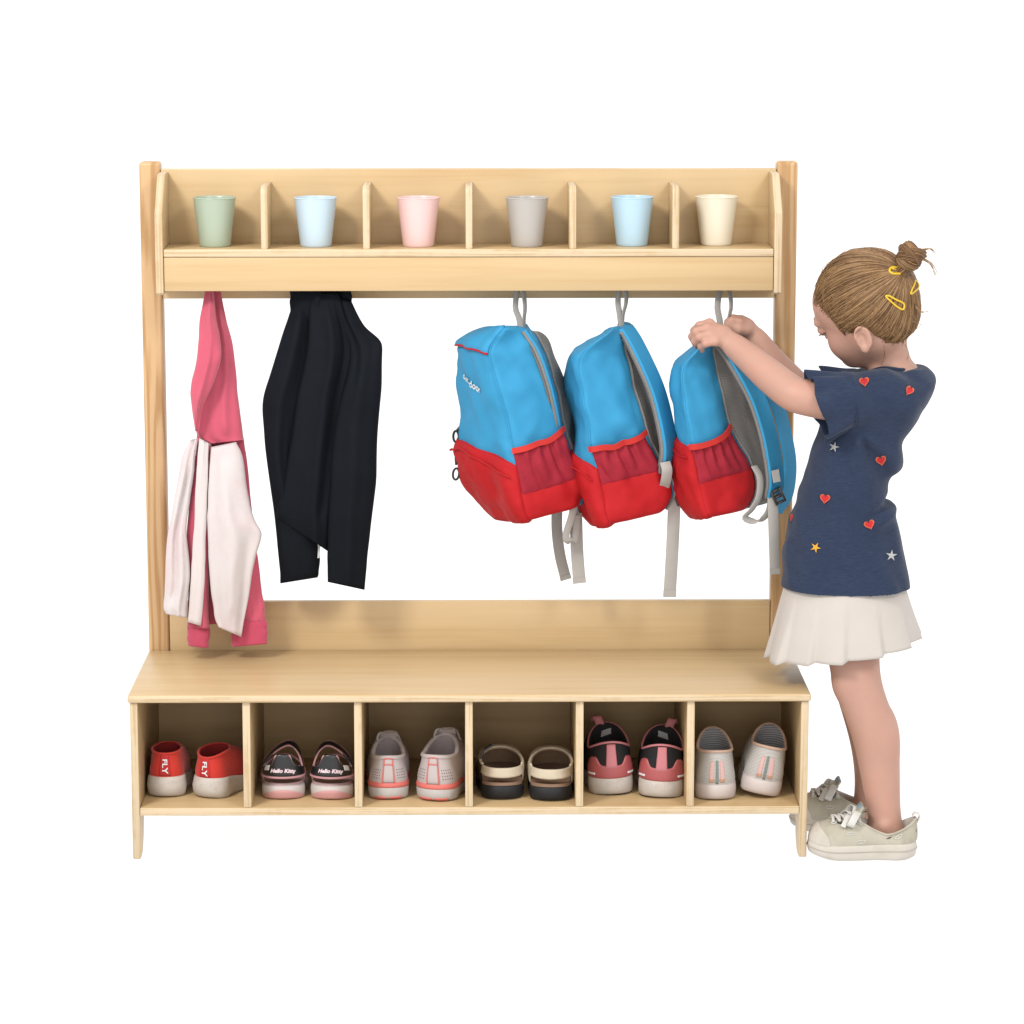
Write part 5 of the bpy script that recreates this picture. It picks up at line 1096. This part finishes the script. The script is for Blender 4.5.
# ---- canvas shoes
cv = stuff('sage_canvas', (.50, .465, .375), rough=.9, weave=900, bump=.5, var=.10, vs=25, dirt=((.26, .22, .16), .5, 18)); cvl = stuff('pale_lining', (.5, .46, .4), rough=.9); wr_ = stuff('white_rubber', (.60, .555, .49), rough=.5, var=.08, dirt=((.34, .27, .2), .5, 14)); wl = stuff('white_lace', (.66, .64, .60), rough=.85, weave=900, bump=.4); prt = stuff('white_dot_print', (.66, .64, .57), rough=.85); bprt = stuff('black_print', (.02, .02, .02), rough=.8); btab = stuff('blue_grey_tab', (.22, .32, .38), rough=.7)
nX = P(916, 850, .014)[0]; fX = P(788.5, 826, .188)[0]
for (loc, yaw, asym, near) in (((nX, .012, .0006), PI/2-.02, .003, 1), ((fX+.190, .190, .0006), PI/2-.03, -.003, 0)):
    sh = Shoe('', '', loc, yaw, (.193 if near else .187), .071, .030, .027, .070, .047, .071, (.055, .0290, .053, 0), dict(sole=wr_, upper=cv, lining=cvl), toe_h=.040, parent=girl, name='shoe', upname='shoe', sole_name='shoe_sole', spring=.009, asym=asym)
    sh.sole.parent = sh.up
    sh.patch('toe_cap', .355, .645, .0, lambda t: .40*np.sin(PI*np.clip(t, 0, 1))**.5+.02, wr_, .0022, nu=40)
    sh.line('sole_stripe', [(-.49, .45), (-.25, .45), (0, .45), (.25, .45), (.49, .45)], .0008, stuff('sole_line', (.45, .40, .35)) if near else bpy.data.materials['sole_line'], .0002, surf=sh.So, n=90)
    sh.rim('collar_seam', .0020, cv, off=.0)
    # laces zig-zagging up the throat, with eyelets
    el, er = [], []
    for i in range(5):
        vv = .60+.085*i; du = .068+.010*i
        el.append((.5-du, vv)); er.append((.5+du, vv))
    P_ = lambda q, o=.0035: sh.S.at(np.array([q[0]]), np.array([q[1]]), np.array([o]))[0]
    for i in range(5):
        a, b = P_(el[i]), P_(er[i]); m = (a+b)/2+np.array([0, 0, .004]); V, F = tube(spl([a, m, b], 12), .0028, 7); build('lace', V, F, wl, sh.up, sharp=None)
        if i < 4:
            a, b = P_(el[i], .005), P_(er[i+1], .005); V, F = tube(spl([a, (a+b)/2+np.array([0, 0, .004]), b], 12), .0026, 7); build('lace', V, F, wl, sh.up, sharp=None)
        for q in (el[i], er[i]):
            c = np.array([P_((q[0]+.010*math.cos(t), q[1]+.035*math.sin(t)), .0015) for t in np.linspace(0, 2*PI, 12, endpoint=False)]); V, F = tube(c, .0011, 6, False, True); build('eyelet', V, F, bprt if i % 2 else prt, sh.up, sharp=None)
    top = sh.X(np.array([0, .112, .074]))
    for sx, wd in ((-1, .013), (1, .013)):
        pth = [(0, .110, .074), (sx*.014, .106, .085), (sx*.031, .112, .082), (sx*.037, .120, .068), (sx*.026, .120, .062), (sx*.006, .112, .072)]
        sh.rib('bow_loop', pth, (.1, 1, .35), wd, .0018, wl, sh.up)
        sh.rib('bow_tail', [(sx*.004, .112, .074), (sx*.016, .122, .078), (sx*.026, .129, .070), (sx*.031, .134, .062)], (.2, 1, .2), .009, .0016, wl, sh.up)
    sh.rib('tongue', [(0, .135, .058), (0, .115, .074), (0, .103, .086), (0, .097, .094)], (1, 0, 0), .040, .004, cv, sh.up)
    sh.rib('tongue_label', [(0, .1035, .0885), (0, .099, .0945)], (1, 0, 0), .026, .0046, btab, sh.up, n=4)
    sh.patch('heel_strip', -.035, .035, .05, .98, cv, .002)
    sh.rib('heel_loop', [(0, .002, .060), (0, -.004, .070), (0, -.004, .077), (0, .004, .080), (0, .008, .074)], (1, 0, 0), .011, .0022, wl, sh.up)
    for (uu, vv, r) in ((.16, .55, .0052), (.27, .30, .0060), (.10, .35, .0045), (.33, .52, .0050), (.84, .55, .0052), (.73, .30, .0060), (.67, .52, .0050)):
        lu = np.linalg.norm(sh.S.at(np.array([uu+.002]), np.array([vv]))[0]-sh.S.at(np.array([uu-.002]), np.array([vv]))[0])/.004; lv = np.linalg.norm(sh.S.at(np.array([uu]), np.array([vv+.004]))[0]-sh.S.at(np.array([uu]), np.array([vv-.004]))[0])/.008
        t = np.linspace(0, 2*PI, 18, endpoint=False); c = sh.S.at(uu+r*np.cos(t)/lu, vv+r*np.sin(t)/lv, np.full(18, .0006)); V, F = tube(c, .0009, 5, False, True); mb = MB().add(V, F)
        c = sh.S.at(uu+r*.3*np.cos(t)/lu, vv+r*.3*np.sin(t)/lv, np.full(18, .0008)); mb.add(c, [tuple(range(18))]); mb.build('printed_dot', prt, sh.up, sharp=None)
    for (uu, vv) in ((.205, .60), (.03, .50), (.045, .72), (.795, .60), (.97, .50)):
        V, F = sh.S.patch(uu-.007, uu+.007, vv-.07, vv+.07, .0009, 8, 8); build('printed_mark', V, F, bprt, sh.up, sharp=None)
